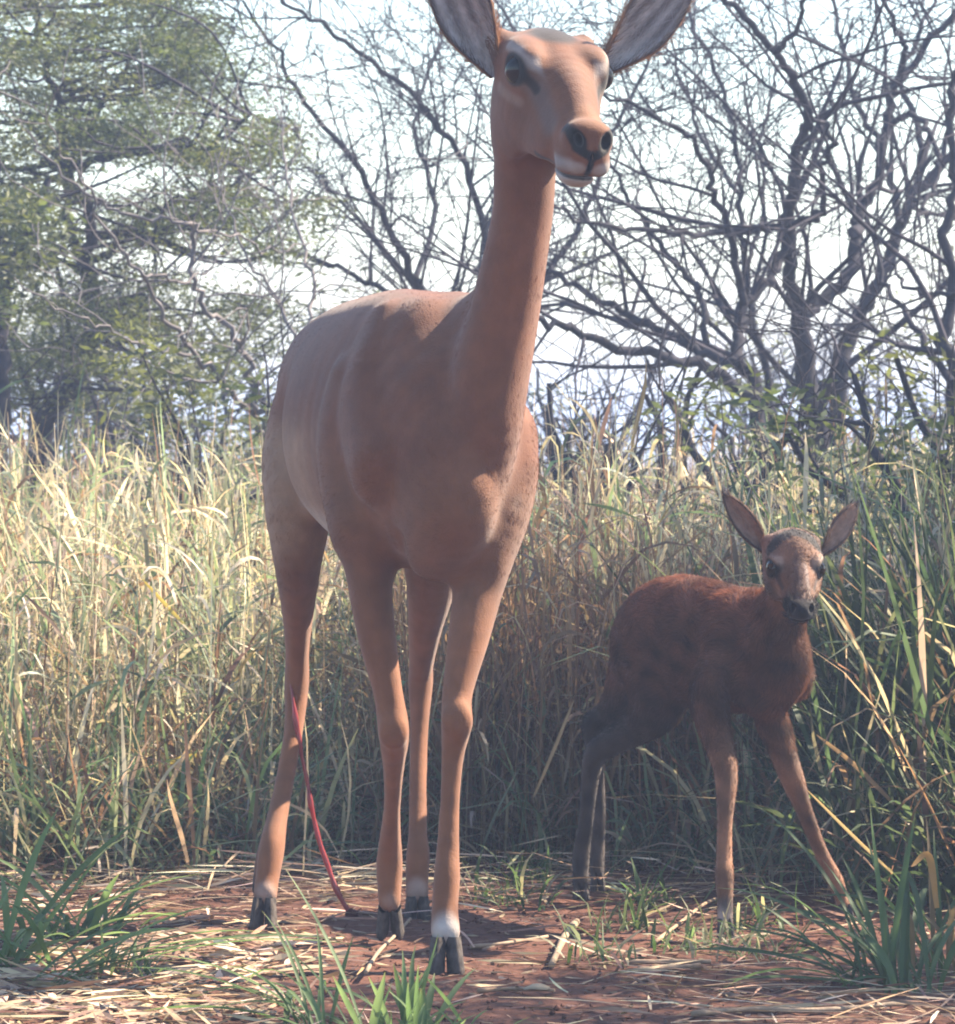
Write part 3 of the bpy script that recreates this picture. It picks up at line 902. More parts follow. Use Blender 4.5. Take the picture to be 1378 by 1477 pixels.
def leaves(centers, rx, rz, per, size, cols, seed=1, flat=0.5):
    """small leaf quads around clump centres -> V, Q, colour"""
    r = np.random.default_rng(seed)
    n = len(centers) * per
    c = np.repeat(centers, per, 0)
    d = r.normal(size=(n, 3)); d /= np.linalg.norm(d, axis=1, keepdims=True)
    rad = r.random(n)[:, None] ** 0.45
    sc = np.repeat(np.asarray(rx), per)[:, None] * np.array([[1, 1, 0]]) + np.repeat(np.asarray(rz), per)[:, None] * np.array([[0, 0, 1]])
    p = c + d * rad * sc
    a = r.normal(size=(n, 3)); a[:, 2] *= flat; a /= np.linalg.norm(a, axis=1, keepdims=True)
    b = np.cross(a, r.normal(size=(n, 3))); b /= np.maximum(np.linalg.norm(b, axis=1, keepdims=True), 1e-6)
    L = (size * r.uniform(0.6, 1.5, n))[:, None]; W = L * 0.32
    V = np.stack([p - a * L * .5, p + b * W * .5, p + a * L * .5, p - b * W * .5], 1).reshape(-1, 3)
    Q = np.arange(n * 4).reshape(-1, 4)
    cols = np.asarray(cols)
    cc = cols[np.repeat(r.integers(0, len(cols), len(centers)), per)] * r.uniform(.7, 1.35, (n, 1))
    return V, Q, np.repeat(cc, 4, 0)

def tree(name, label, base, limbs, twigs, barkm, twigm, leafdata=None, cat='tree', group=None):
    """limbs: list of (pts, rad); the first is the trunk"""
    root = empty(name, base)
    tag(root, label, cat, group)
    for i, (pts, rad) in enumerate(limbs):
        V, Q = tubes([(pts, rad)], 9)
        nm = 'trunk' if i == 0 else 'limb'
        keep(link(nm, mesh_np(nm, V, Q), barkm), root)
    if twigs:
        V, Q = tubes(twigs, 4)
        keep(tag(link('twigs', mesh_np('twigs', V, Q), twigm), kind='stuff'), root)
    if leafdata is not None:
        V, Q, C = leafdata
        keep(tag(link('crown', mesh_np('crown', V, Q, C, smooth=False), leaf_mat), kind='stuff'), root)
    return root

def to_ground(px, Y):
    """add the foot of a stem, hidden in the grass, straight below its first traced point"""
    return [(px[0][0] + 6, HZ + FPX * CAM_H / Y + 6)] + px

def twig_net(limbs, c1, L1, c2, L2, c3=0, L3=(0.1, 0.25), **kw):
    t1 = []
    for (p, r) in limbs:
        ln = np.linalg.norm(np.diff(p, axis=0), axis=1).sum()
        t1 += sub_twigs(p, r, max(3, int(c1 * ln)), L1, **kw)
    t2 = []
    for (p, r) in t1: t2 += sub_twigs(p, r, c2, L2, **kw)
    t3 = []
    if c3:
        for (p, r) in t2: t3 += sub_twigs(p, r, c3, L3, nseg=4, **{k: v for k, v in kw.items() if k != 'nseg'})
    return t1 + t2 + t3

# ---- bare thorn trees on the right
Y = 12.5
L = []
L.append(limb_path(to_ground([(1180, 640), (1168, 560), (1161, 490), (1156, 446)], Y), Y, Y, 0.0320, 0.0264))
L.append(limb_path([(1156, 448), (1141, 404), (1141, 341), (1137, 314), (1146, 269), (1157, 197), (1168, 161), (1146, 117), (1119, 76), (1074, 27), (1030, -20)], Y, 11.8, 0.0208, 0.0080))
L.append(limb_path([(1156, 448), (1190, 430), (1226, 395), (1235, 341), (1240, 305), (1267, 256), (1276, 188), (1289, 135), (1320, 90), (1390, 0)], Y, 13.0, 0.0208, 0.0096))
L.append(limb_path([(1168, 163), (1200, 195), (1186, 251), (1186, 305), (1146, 323)][::-1], 12.1, 11.6, 0.0104, 0.0056))
L.append(limb_path([(1289, 135), (1307, 81), (1289, 36), (1270, -20)], 12.9, 12.6, 0.0104, 0.0056))
L.append(limb_path([(1276, 188), (1312, 165), (1345, 190), (1356, 233), (1343, 287), (1320, 330)], 12.9, 12.2, 0.0104, 0.0048))
L.append(limb_path([(1128, 327), (1074, 332), (1020, 334), (939, 332), (877, 327), (812, 305), (770, 280)], 12.3, 11.6, 0.0096, 0.0040))
L.append(limb_path([(1119, 76), (1150, 40), (1175, -20)], 11.9, 11.5, 0.0088, 0.0048))
tw = twig_net(L, 6.5, (.45, 1.2), 4, (.2, .6), 2, (.08, .25), kink=0.12, up=0.12)
tree('thorn_tree', 'bare dark thorn tree with a forked trunk and curving limbs above the grass', P(1186, 1010, Y), L, tw, bark_dark, bark_twig, group=None)

Y = 13.2
L = [limb_path(to_ground([(1208, 590), (1222, 498), (1249, 439), (1280, 381), (1298, 323), (1320, 278), (1356, 242), (1400, 200)], Y), Y, 13.6, 0.0272, 0.0128)]
L.append(limb_path([(1298, 323), (1283, 250), (1255, 180), (1225, 120), (1215, 50), (1190, -20)], 13.4, 14.2, 0.0128, 0.0056))
L.append(limb_path([(1320, 278), (1330, 200), (1300, 120), (1330, 40), (1350, -20)], 13.5, 14.0, 0.0128, 0.0056))
tw = twig_net(L, 6, (.4, 1.1), 4, (.2, .6), 2, kink=0.12)
tree('thorn_tree', 'bare thorn tree whose single trunk leans away beside the forked one', P(1214, 1000, Y), L, tw, bark_dark, bark_twig)

Y = 11.8
L = [limb_path(to_ground([(1096, 590), (1069, 529), (1065, 484), (1074, 439), (1110, 404), (1128, 372), (1140, 300), (1175, 230), (1200, 160)], Y), Y, 12.6, 0.0208, 0.0064)]
L.append(limb_path([(1085, 570), (1029, 534), (962, 516), (894, 498), (827, 475), (770, 455)], Y, 11.3, 0.0168, 0.0080))
L.append(limb_path([(1067, 527), (1011, 507), (948, 475), (881, 444), (818, 404), (770, 375)], Y, 12.2, 0.0144, 0.0064))
L.append(limb_path([(1011, 508), (1016, 439), (993, 399), (957, 359), (930, 323), (895, 269), (863, 197), (830, 150)], 12.0, 12.6, 0.0104, 0.0040))
L.append(limb_path([(1074, 440), (1056, 350), (1029, 278), (1011, 224), (984, 188), (908, 148), (850, 126)], 11.9, 11.5, 0.0112, 0.0040))
tw = twig_net(L, 6.5, (.4, 1.1), 4, (.2, .55), 2, kink=0.12)
tree('thorn_tree', 'low bare thorn tree with long limbs sweeping sideways behind the standing adult', P(1102, 1035, Y), L, tw, bark_dark, bark_twig)

Y = 12.9
L = [limb_path(to_ground([(1114, 592), (1092, 475), (1078, 404), (1069, 314), (1065, 224), (1038, 117), (998, 27), (975, -20)], Y), Y, 13.4, 0.0128, 0.0048)]
L.append(limb_path([(1074, 390), (1100, 300), (1098, 200), (1120, 110), (1110, 0)], 13.0, 13.8, 0.0072, 0.0032))
L.append(limb_path([(1067, 280), (1010, 190), (975, 90), (960, -10)], 13.1, 14.0, 0.0072, 0.0032))
tw = twig_net(L, 7, (.3, .8), 4, (.18, .45), 2, kink=0.12)
tree('thorn_tree', 'slender upright bare thorn sapling standing among the dark thorn trees', P(1120, 1005, Y), L, tw, bark_dark, bark_twig)

Y = 11.5
L = [limb_path(to_ground([(1375, 570), (1361, 493), (1376, 426), (1366, 340), (1380, 250), (1372, 150), (1390, 60)], Y), Y, 11.8, 0.0208, 0.0080)]
L.append(limb_path([(1375, 552), (1338, 498), (1303, 448), (1276, 404), (1262, 350)], Y, 12.0, 0.0112, 0.0040))
L.append(limb_path([(1376, 426), (1330, 420), (1300, 408), (1284, 380)], 11.6, 11.9, 0.0072, 0.0032))
tw = twig_net(L, 6, (.4, 1.0), 4, (.2, .55), 2, kink=0.12)
tree('thorn_tree', 'bare thorn tree with upright trunk rising behind the green tussocky bush', P(1381, 1045, Y), L, tw, bark_dark, bark_twig)

# ---- bare thorn shrub behind the adult
Y = 14.0
L = [limb_path(to_ground([(650, 640), (640, 560), (620, 460), (600, 400), (560, 330), (520, 250), (450, 160), (400, 80), (350, 0)], Y), Y, 13.2, 0.0194, 0.0043)]
L.append(limb_path([(640, 560), (690, 440), (700, 330), (660, 220), (590, 130), (500, 60), (420, 10), (370, -20)], Y, 13.4, 0.0140, 0.0043))
L.append(limb_path([(620, 460), (560, 420), (500, 390), (440, 370), (400, 340)], Y, 14.4, 0.0108, 0.0043))
L.append(limb_path([(645, 600), (720, 480), (790, 400), (850, 300), (880, 200), (930, 100), (960, 0)], Y, 14.6, 0.0130, 0.0043))
L.append(limb_path([(700, 330), (760, 220), (770, 120), (740, 40), (700, -20)], 13.7, 14.4, 0.0097, 0.0043))
L.append(limb_path([(600, 400), (630, 300), (600, 200), (620, 100), (650, 0)], 13.9, 14.9, 0.0097, 0.0043))
tw = twig_net(L, 10, (.35, .9), 5, (.2, .5), 3, kink=0.10)
tree('thorn_shrub', 'spreading leafless thorn shrub whose thin arching branches show behind the adult', P(656, 970, Y), L, tw, bark_dark, bark_twig, cat='shrub')

# ---- green acacia on the left
def scatter(poly, n, seed, Y0, Y1):
    """points inside an image polygon at random depths between Y0 and Y1"""
    r = np.random.default_rng(seed); poly = np.asarray(poly, float); out = []
    lo, hi = poly.min(0), poly.max(0)
    while len(out) < n:
        u, v = r.uniform(lo, hi)
        ins = False
        for i in range(len(poly)):
            (x1, y1), (x2, y2) = poly[i], poly[i - 1]
            if (y1 > v) != (y2 > v) and u < (x2 - x1) * (v - y1) / (y2 - y1) + x1: ins = not ins
        if ins: out.append(P(u, v, r.uniform(Y0, Y1)))
    return np.array(out)

def twigs_to(limbs, pts, r0=0.006):
    """a crooked shoot from the nearest limb to each leaf clump"""
    allp = np.vstack([l[0][2:] for l in limbs]); out = []
    for c in pts:
        d = np.linalg.norm((allp - c) * np.array([1, 1, 1.4]), axis=1) + np.maximum(allp[:, 2] - c[2], 0) * 1.5
        a = allp[np.argmin(d)]
        m = (a + c) / 2 + rng.normal(size=3) * 0.10 * np.linalg.norm(c - a)
        D = catmull([[*a], [*m], [*c]], 4)
        out.append((D, np.linspace(r0, 0.0018, len(D))))
    return out

GREENS = [(.085, .105, .050), (.100, .118, .054), (.075, .095, .050), (.115, .125, .058), (.090, .100, .058)]
Y = 13.6
L = [limb_path(to_ground([(58, 640), (95, 569), (118, 521), (137, 464), (128, 403), (121, 379)], Y), Y, 13.4, .036, .024)]
L.append(limb_path([(121, 380), (130, 350), (126, 303), (100, 265), (90, 199), (83, 142), (62, 85), (50, 10)], 13.4, 13.0, .020, .008))
L.append(limb_path([(121, 380), (100, 332), (95, 284), (104, 230), (150, 150), (190, 80), (230, 0)], 13.4, 14.0, .016, .007))
L.append(limb_path([(90, 215), (62, 232), (120, 235), (180, 223), (246, 213), (303, 213), (360, 166)][1:], 13.1, 12.6, .014, .005))
L.append(limb_path([(130, 350), (190, 330), (250, 290), (320, 270), (390, 230), (430, 190)], 13.4, 13.8, .012, .004))
L.append(limb_path([(92, 232), (43, 180), (0, 175), (-60, 160)], 13.1, 13.3, .011, .006))
L.append(limb_path([(121, 379), (150, 370), (180, 350), (220, 340)], 13.4, 13.1, .010, .004))
polyA = [(-60, -40), (250, -40), (300, 60), (360, 95), (345, 130), (400, 150), (430, 200), (330, 215), (300, 170), (230, 190), (180, 250), (100, 230), (60, 290), (-60, 330)]
polyB = [(150, 260), (290, 230), (350, 290), (300, 350), (360, 420), (420, 470), (360, 560), (250, 540), (150, 560), (60, 600), (-40, 560), (60, 450), (140, 380)]
polyC = [(230, 190), (420, 200), (470, 260), (440, 400), (300, 330), (190, 260)]
ca = scatter(polyA, 120, 31, 12.3, 14.3); cb = scatter(polyB, 55, 32, 12.4, 14.4); cc = scatter(polyC, 26, 33, 12.6, 14)
cl = np.vstack([ca, cb, cc]); r_ = np.random.default_rng(5)
rx = r_.uniform(.10, .23, len(cl)); rz = rx * r_.uniform(.22, .42, len(cl))
tw = twig_net(L, 4, (.3, .7), 3, (.15, .4), 0, kink=0.12) + twigs_to(L, cl)
tree('acacia_tree', 'leafy green acacia with a dark forked trunk standing over pale sunlit grass', P(64, 985, Y), L, tw, bark_dark, bark_twig,
     leaves(cl, rx * 1.1, rz * 1.15, 430, 0.0165, GREENS, 6))

Y = 12.2
L = [limb_path(to_ground([(-4, 700), (2, 560), (0, 474), (14, 379), (47, 332), (70, 260)], Y), Y, 12.5, .036, .010)]
L.append(limb_path([(10, 400), (-20, 330), (-10, 250), (-40, 150)], 12.3, 12.3, .014, .006))
cl = scatter([(-60, 300), (30, 280), (60, 330), (40, 400), (20, 470), (-60, 480)], 22, 41, 11.8, 12.8)
rx = np.full(len(cl), .14)
tree('acacia_tree', 'dark straight acacia trunk with sparse leaves at the margin of the grass', P(2, 1030, Y), L, twig_net(L, 4, (.3, .6), 3, (.15, .4)) + twigs_to(L, cl), bark_dark, bark_twig,
     leaves(cl, rx, rx * .55, 150, 0.028, GREENS, 8))

# ---- pale dead shrub in front of the acacia
Y = 11.4
L = [limb_path(to_ground([(392, 640), (365, 592), (360, 526), (332, 474), (294, 441), (275, 393), (284, 332), (256, 322), (190, 313), (133, 284), (70, 230), (40, 190)], Y), Y, 11.0, 0.0099, 0.0025)]
L.append(limb_path([(386, 630), (341, 578), (303, 536), (265, 493), (232, 450), (204, 393), (152, 332), (123, 265), (85, 223)], Y, 10.8, 0.0081, 0.0025))
L.append(limb_path([(275, 512), (227, 502), (190, 493), (142, 469), (90, 450), (20, 400)], 11.1, 10.7, 0.0050, 0.0019))
L.append(limb_path([(204, 395), (240, 404), (265, 403), (300, 390), (340, 350)], 11.0, 11.3, 0.0043, 0.0019))
L.append(limb_path([(390, 620), (430, 520), (400, 430), (360, 380), (330, 300), (310, 220)], Y, 11.8, 0.0062, 0.0019))
L.append(limb_path([(400, 610), (440, 480), (450, 400), (420, 300), (410, 200), (380, 120)], Y, 12.2, 0.0062, 0.0019))
L.append(limb_path([(284, 334), (330, 340), (390, 360), (450, 350)], 11.2, 11.8, 0.0037, 0.0019))
tw = twig_net(L, 5, (.2, .6), 3, (.12, .35), 1, (.06, .18), kink=0.18)
tree('dead_shrub', 'pale grey dead shrub with crooked bare branches in front of the green acacia', P(398, 1045, Y), L, tw, bark_pale, bark_pale, cat='shrub')

# ---- low shrubs far behind, closing the gap under the trees
def far_shrub(u, Y, h, w, label, leafy, seed, tw_n=10):
    global rng
    rng = np.random.default_rng(seed)
    x = (u - IW / 2) / FPX * Y
    base = np.array([x, Y, 0.0]); L = []
    for k in range(4):
        a = rng.uniform(0, 6.28); lean = rng.uniform(.2, .8) * w
        top = base + np.array([math.cos(a) * lean, math.sin(a) * lean * .6, h * rng.uniform(.7, 1.05)])
        mid = base * .5 + top * .5 + rng.normal(size=3) * .08
        D = catmull([[*base], [*mid], [*top]], 5)
        L.append((D + np.vstack([np.zeros(3), rng.normal(size=(len(D) - 1, 3)) * .012]), np.linspace(.022, .006, len(D))))
    tw = twig_net(L, tw_n, (.25, .65), 3, (.15, .4), 1, (.1, .3), kink=0.12, tmin=0.05)
    ld = None
    if leafy:
        cl = base + rng.normal(size=(leafy, 3)) * np.array([w * .5, w * .4, h * .28]) + np.array([0, 0, h * .5])
        cl[:, 2] = np.maximum(cl[:, 2], .1)
        rx = rng.uniform(.12, .25, leafy)
        ld = leaves(cl, rx, rx * .7, 130, 0.034, GREENS, seed)
        tw += twigs_to(L, cl, .005)
    tree('shrub', label, base, L, tw, bark_dark, bark_twig, ld, cat='shrub', group='low shrubs behind the grass')
for (u, Yd, h, w, lf, sd, lb) in [
        (40, 17, 1.5, .9, 40, 51, 'low green shrub far behind the grass under the leafy acacia'),
        (230, 18, 1.4, .9, 36, 52, 'low green shrub far behind the pale dead branches'),
        (440, 19, 1.3, .9, 26, 53, 'low half-leafy shrub far behind the rump of the adult'),
        (330, 15.5, 1.1, .7, 24, 59, 'small green shrub tucked behind the base of the dead shrub'),
        (830, 18, 1.15, .9, 5, 54, 'low twiggy shrub far behind the neck base of the adult'),
        (960, 20, 1.2, 1.0, 6, 55, 'low twiggy shrub far behind the sweeping thorn limbs'),
        (1090, 17, 1.0, .9, 5, 56, 'low twiggy shrub far behind the low thorn tree'),
        (1240, 19, 1.2, 1.0, 8, 57, 'low twiggy shrub far behind the leaning thorn trunk'),
        (1370, 17, 1.2, .9, 12, 58, 'low twiggy shrub far behind the green tussocky bush')]:
    far_shrub(u, Yd, h, w, lb, lf, sd)
for (u, Yd, h, w, lf, sd, lb) in [
        (845, 10.6, .95, .45, 0, 61, 'leafless scrub poking through the grass beside the flank of the adult'),
        (940, 11.0, 1.0, .5, 2, 62, 'leafless scrub poking through the grass below the long thorn limbs'),
        (1040, 10.2, .95, .45, 3, 63, 'thin scrub poking through the grass over the back of the fawn'),
        (1150, 10.4, .95, .5, 5, 64, 'thin scrub poking through the grass under the forked thorn trunk'),
        (1290, 9.6, 1.0, .5, 14, 65, 'half-leafy scrub rising from the grass under the leaning trunk'),
        (1370, 9.2, 1.0, .4, 18, 66, 'leafy scrub rising behind the coarse clumps at the margin'),
        (330, 11.0, .95, .4, 8, 67, 'sparse scrub in the grass at the foot of the dead shrub'),
        (150, 11.6, 1.0, .5, 10, 68, 'sparse scrub in the grass at the foot of the acacia')]:
    far_shrub(u, Yd, h * .85, w, lb, lf, sd, 5)
rng = np.random.default_rng(77)
# ------------------------------------------------------------------ ground, grass, litter
def gz(x, y):
    """gentle unevenness of the soil"""
    x = np.asarray(x, float); y = np.asarray(y, float)
    fade = np.exp(-((x - 0.1) / 60) ** 2 - ((y - 8) / 60) ** 2)
    return fade * (0.004 * np.sin(5.1 * x + 1.3 * y) + 0.004 * np.sin(3.3 * y - 2.1 * x + 1) + 0.003 * np.sin(11 * x + 7 * y) + 0.002 * np.sin(23 * x - 19 * y) - 0.004)

gx = np.unique(np.concatenate([np.linspace(-300, -6, 14), np.linspace(-6, -1.2, 30), np.linspace(-1.2, 1.2, 150), np.linspace(1.2, 6, 30), np.linspace(6, 300, 14)]))
gy = np.unique(np.concatenate([np.linspace(-60, 3, 12), np.linspace(3, 9, 240), np.linspace(9, 20, 50), np.linspace(20, 600, 20)]))
XX, YY = np.meshgrid(gx, gy, indexing='ij')
r_ = np.random.default_rng(3)
ZZ = gz(XX, YY)
near = (np.abs(XX) < 1.25) & (YY > 3) & (YY < 9)
ZZ = ZZ + near * r_.normal(size=XX.shape) * 0.0016
V = np.stack([XX, YY, ZZ], -1).reshape(-1, 3)
nx_, ny_ = len(gx), len(gy)
ii, jj = np.meshgrid(np.arange(nx_ - 1), np.arange(ny_ - 1), indexing='ij')
a_ = (ii * ny_ + jj).ravel()
Q = np.stack([a_, a_ + ny_, a_ + ny_ + 1, a_ + 1], 1)
soil, nt, b, out = new_mat('red_soil')
n, l = nt.nodes, nt.links
tc = n.new('ShaderNodeTexCoord')
n1 = n.new('ShaderNodeTexNoise'); n1.inputs['Scale'].default_value = 5; n1.inputs['Detail'].default_value = 10; n1.inputs['Roughness'].default_value = .7
n2 = n.new('ShaderNodeTexNoise'); n2.inputs['Scale'].default_value = 70; n2.inputs['Detail'].default_value = 8
rp = n.new('ShaderNodeValToRGB')
els = rp.color_ramp.elements
els[0].position, els[0].color = .30, (.052, .027, .020, 1)
els[1].position, els[1].color = .72, (.150, .070, .046, 1)
e = els.new(.5); e.color = (.096, .044, .031, 1)
mxn = n.new('ShaderNodeMath'); mxn.operation = 'MULTIPLY_ADD'; mxn.inputs[1].default_value = .45
ad = n.new('ShaderNodeMath'); ad.operation = 'MULTIPLY'; ad.inputs[1].default_value = .55
l.new(tc.outputs['Object'], n1.inputs['Vector']); l.new(tc.outputs['Object'], n2.inputs['Vector'])
l.new(n2.outputs['Fac'], ad.inputs[0]); l.new(n1.outputs['Fac'], mxn.inputs[0]); l.new(ad.outputs[0], mxn.inputs[2])
l.new(mxn.outputs[0], rp.inputs[0]); l.new(rp.outputs[0], b.inputs['Base Color'])
bp = n.new('ShaderNodeBump'); bp.inputs['Strength'].default_value = .8; bp.inputs['Distance'].default_value = .012
l.new(mxn.outputs[0], bp.inputs['Height']); l.new(bp.outputs[0], b.inputs['Normal'])
setp(b, rough=.95, spec=.1)
tag(link('ground', mesh_np('ground', V, Q), soil), kind='structure')

grass_mat = mat_attr('grass_blade', rough=0.55, spec=0.25, noise_scale=14, noise_amt=0.22, translucent=0.5, tcol=(1.05, 1.05, 0.85))
straw_mat = mat_attr('dry_straw', rough=0.65, spec=0.2, noise_scale=25, noise_amt=0.3, translucent=0.12)

def ribbons(base, az, L, e0, e1, w, cols, nseg=5, pw=1.0, twist=None, wave=None, seed=0):
    """arching blades, all arrays per blade: heading az, length, start and tip elevation (radians), width"""
    n = len(base); r = np.random.default_rng(seed)
    az = np.asarray(az); h = np.stack([np.cos(az), np.sin(az), np.zeros(n)], 1); up = np.array([0, 0, 1.0])
    side = np.stack([-np.sin(az), np.cos(az), np.zeros(n)], 1)
    p = base.copy(); rows = []
    for i in range(nseg + 1):
        k = i / nseg
        e = e0 + (e1 - e0) * k ** pw
        T = np.cos(e)[:, None] * h + np.sin(e)[:, None] * up
        nn = np.cross(T, side)
        tw = (twist * k if twist is not None else np.zeros(n))
        s = np.cos(tw)[:, None] * side + np.sin(tw)[:, None] * nn
        ww = w * (0.55 + 0.9 * k if k < 0.35 else 1.0 if k < 0.5 else (1 - ((k - .5) / .5) ** 1.7)) * 0.5
        ww = np.maximum(ww, 0.0004)
        rows.append(p - s * ww[:, None]); rows.append(p + s * ww[:, None])
        sh = 0 if wave is None else wave[:, None] * side * math.sin(3.1 * k + 0.5) / nseg
        p = p + T * (L / nseg)[:, None] + sh
    V = np.stack(rows, 1)                                   # n, 2*(nseg+1), 3
    m = 2 * (nseg + 1)
    q = np.array([[2 * i, 2 * i + 1, 2 * i + 3, 2 * i + 2] for i in range(nseg)])
    Q = (np.arange(n)[:, None, None] * m + q[None]).reshape(-1, 4)
    return V.reshape(-1, 3), Q, np.repeat(cols, m, 0)

def pick(r, n, table):
    """table rows: weight, colour"""
    wts = np.array([t[0] for t in table], float); wts /= wts.sum()
    c = np.array([t[1] for t in table])[r.choice(len(table), n, p=wts)]
    return c * r.uniform(.7, 1.3, (n, 1)) * (1 + r.normal(size=(n, 3)) * .06)

STRAW, STRAW2, GRN, GRN2, BRN, OLV = (.48, .39, .27), (.60, .53, .41), (.130, .18, .095), (.20, .245, .15), (.21, .13, .085), (.27, .265, .17)

def join(parts):
    Vs, Qs, Cs, o = [], [], [], 0
    for V, Q, C in parts:
        Vs.append(V); Qs.append(Q + o); Cs.append(C); o += len(V)
    return np.vstack(Vs), np.vstack(Qs), np.vstack(Cs)

def grass_patch(seed, n, x_of_y, Yr, hr, leaf_per, table, stem_table, front=None):
    """upright grass with leaves hung along the stems"""
    r = np.random.default_rng(seed)
    y = Yr[0] + (Yr[1] - Yr[0]) * r.random(n) ** 1.25
    lo, hi = x_of_y(y); x = lo + (hi - lo) * r.random(n)
    if front is not None:
        ok = y > front(x, r); x, y = x[ok], y[ok]; n = len(x)
    base = np.stack([x, y, gz(x, y) - .01], 1)
    L = r.uniform(*hr, n) * (1 + .16 * np.sin(3.1 * x + 1.7 * y) + .10 * np.sin(7.3 * x - 2.2 * y)); az = r.uniform(0, 6.28, n)
    wisp = r.random(n) < .05; L = np.minimum(np.where(wisp, L * 1.25, L), .80 + .05 * r.random(n))
    e0 = np.radians(r.normal(85, 8, n)); e1 = e0 - np.radians(np.abs(r.normal(14, 20, n)))
    parts = [ribbons(base, az, L, e0, e1, r.uniform(.0022, .0042, n), pick(r, n, stem_table), 4)]
    k = leaf_per
    bi = np.repeat(np.arange(n), k)
    f = r.uniform(.12, .92, n * k)
    h = L[bi] * f
    lean = (np.pi / 2 - (e0[bi] * .5 + e1[bi] * .5)) * f
    lb = base[bi] + np.stack([np.cos(az[bi]) * h * np.sin(lean), np.sin(az[bi]) * h * np.sin(lean), h * np.cos(lean)], 1)
    laz = r.uniform(0, 6.28, n * k)
    LL = r.uniform(.07, .27, n * k) * (1.15 - .4 * f)
    le0 = np.radians(r.normal(52, 26, n * k)); le1 = le0 - np.radians(np.abs(r.normal(75, 60, n * k)))
    parts.append(ribbons(lb, laz, LL, le0, le1, r.uniform(.003, .0095, n * k), pick(r, n * k, table), 5, 1.3, r.normal(0, .9, n * k), r.normal(0, .03, n * k)))
    return join(parts)

half = lambda y: (-(y * .104 + .75), y * .104 + .75)
LEAFT = [(3.4, STRAW), (3.2, STRAW2), (2.2, GRN), (2.6, GRN2), (2.2, OLV), (1.6, BRN)]
STEMT = [(4, STRAW), (3.5, STRAW2), (1.5, OLV), (3.5, BRN), (.8, GRN2)]
def edge(x, r):
    return 7.95 - .25 * sstep(-.1, .5, x) + .22 * np.sin(4 * x + 1) + r.normal(0, .12, len(x))
V, Q, C = grass_patch(101, 14000, half, (7.55, 12.5), (.26, .70), 4, LEAFT, STEMT, edge)
tag(link('tall_grass', mesh_np('tall_grass', V, Q, C, smooth=False), grass_mat), 'dense stand of tall green and straw coloured grass behind both antelopes', 'grass', kind='stuff')
V, Q, C = grass_patch(102, 4600, lambda y: (-(y * .104 + 1.4), y * .104 + 1.4), (12.0, 24), (.5, .80), 3, LEAFT, STEMT)
tag(link('far_grass', mesh_np('far_grass', V, Q, C, smooth=False), grass_mat), 'farther tall grass running back under the thorn trees', 'grass', kind='stuff')

V, Q, C = grass_patch(104, 2200, lambda y: (-.16 + 0 * y, .50 + 0 * y), (7.6, 8.6), (.28, .56), 2, [(3, BRN), (2, (.28, .19, .12)), (1, STRAW), (1, GRN)], [(4, BRN), (3, (.28, .18, .11)), (1, STRAW)])
tag(link('dry_stems', mesh_np('dry_stems', V, Q, C, smooth=False), grass_mat), 'brown dry stems standing between the two antelopes', 'grass', kind='stuff')

# short leaning fringe at the foot of the stand
r_ = np.random.default_rng(103)
n = 7400
x = r_.uniform(-1.5, 1.5, n); y = edge(x, r_) - .12 + r_.normal(0, .16, n)
ok = y > 7.1; x, y = x[ok], y[ok]; n = len(x)
base = np.stack([x, y, gz(x, y) - .005], 1)
e0 = np.radians(r_.normal(60, 18, n)); e1 = e0 - np.radians(np.abs(r_.normal(60, 40, n)))
fr = ribbons(base, r_.normal(-1.57, 1.3, n), r_.uniform(.08, .36, n), e0, e1, r_.uniform(.003, .009, n), pick(r_, n, [(3, GRN), (2, GRN2), (3, STRAW), (3, BRN), (1, OLV)]), 5, 1.2, r_.normal(0, .8, n), r_.normal(0, .03, n), 3)
tag(link('grass_fringe', mesh_np('grass_fringe', *fr, smooth=False), grass_mat), 'short leaning blades fringing the foot of the tall grass', 'grass', kind='stuff')

# tussocky green bush of coarse grass on the right
def coarse_clump(name, label, cx, cy, spread, n, Lr, seed, table, wr=(.006, .014)):
    r = np.random.default_rng(seed)
    b_ = np.stack([cx + r.normal(0, spread, n), cy + r.normal(0, spread, n), np.zeros(n)], 1); b_[:, 2] = gz(b_[:, 0], b_[:, 1]) - .01
    L = r.uniform(*Lr, n); e0 = np.radians(r.normal(70, 16, n)); e1 = e0 - np.radians(np.abs(r.normal(60, 50, n)))
    parts = [ribbons(b_, r.uniform(0, 6.28, n), L, e0, e1, r.uniform(*wr, n), pick(r, n, table), 6, 1.4, r.normal(0, .5, n), r.normal(0, .04, n))]
    V, Q, C = join(parts)
    o = link(name, mesh_np(name, V, Q, C, smooth=False), grass_mat)
    tag(o, label, 'grass', group='coarse green clumps right of the fawn', kind='stuff')
    return o
DG = [(4, (.050, .075, .036)), (3, (.070, .10, .046)), (1.6, (.10, .12, .06)), (.8, STRAW), (1.6, BRN)]
for i, (cx, cy, sp, n, Lr, lb) in enumerate([
        (.83, 7.45, .15, 1100, (.20, .78), 'tall dark green coarse grass clump filling the margin beside the fawn'),
        (.95, 8.1, .18, 800, (.3, .85), 'tall green coarse grass clump farther back behind the dark one'),
        (.70, 7.9, .13, 420, (.2, .62), 'green coarse grass clump behind the ears of the fawn'),
        (.82, 6.95, .09, 380, (.12, .42), 'lower coarse grass clump beside the splayed leg of the fawn')]):
    coarse_clump('coarse_grass', lb, cx, cy, sp, n, Lr, 110 + i, DG)

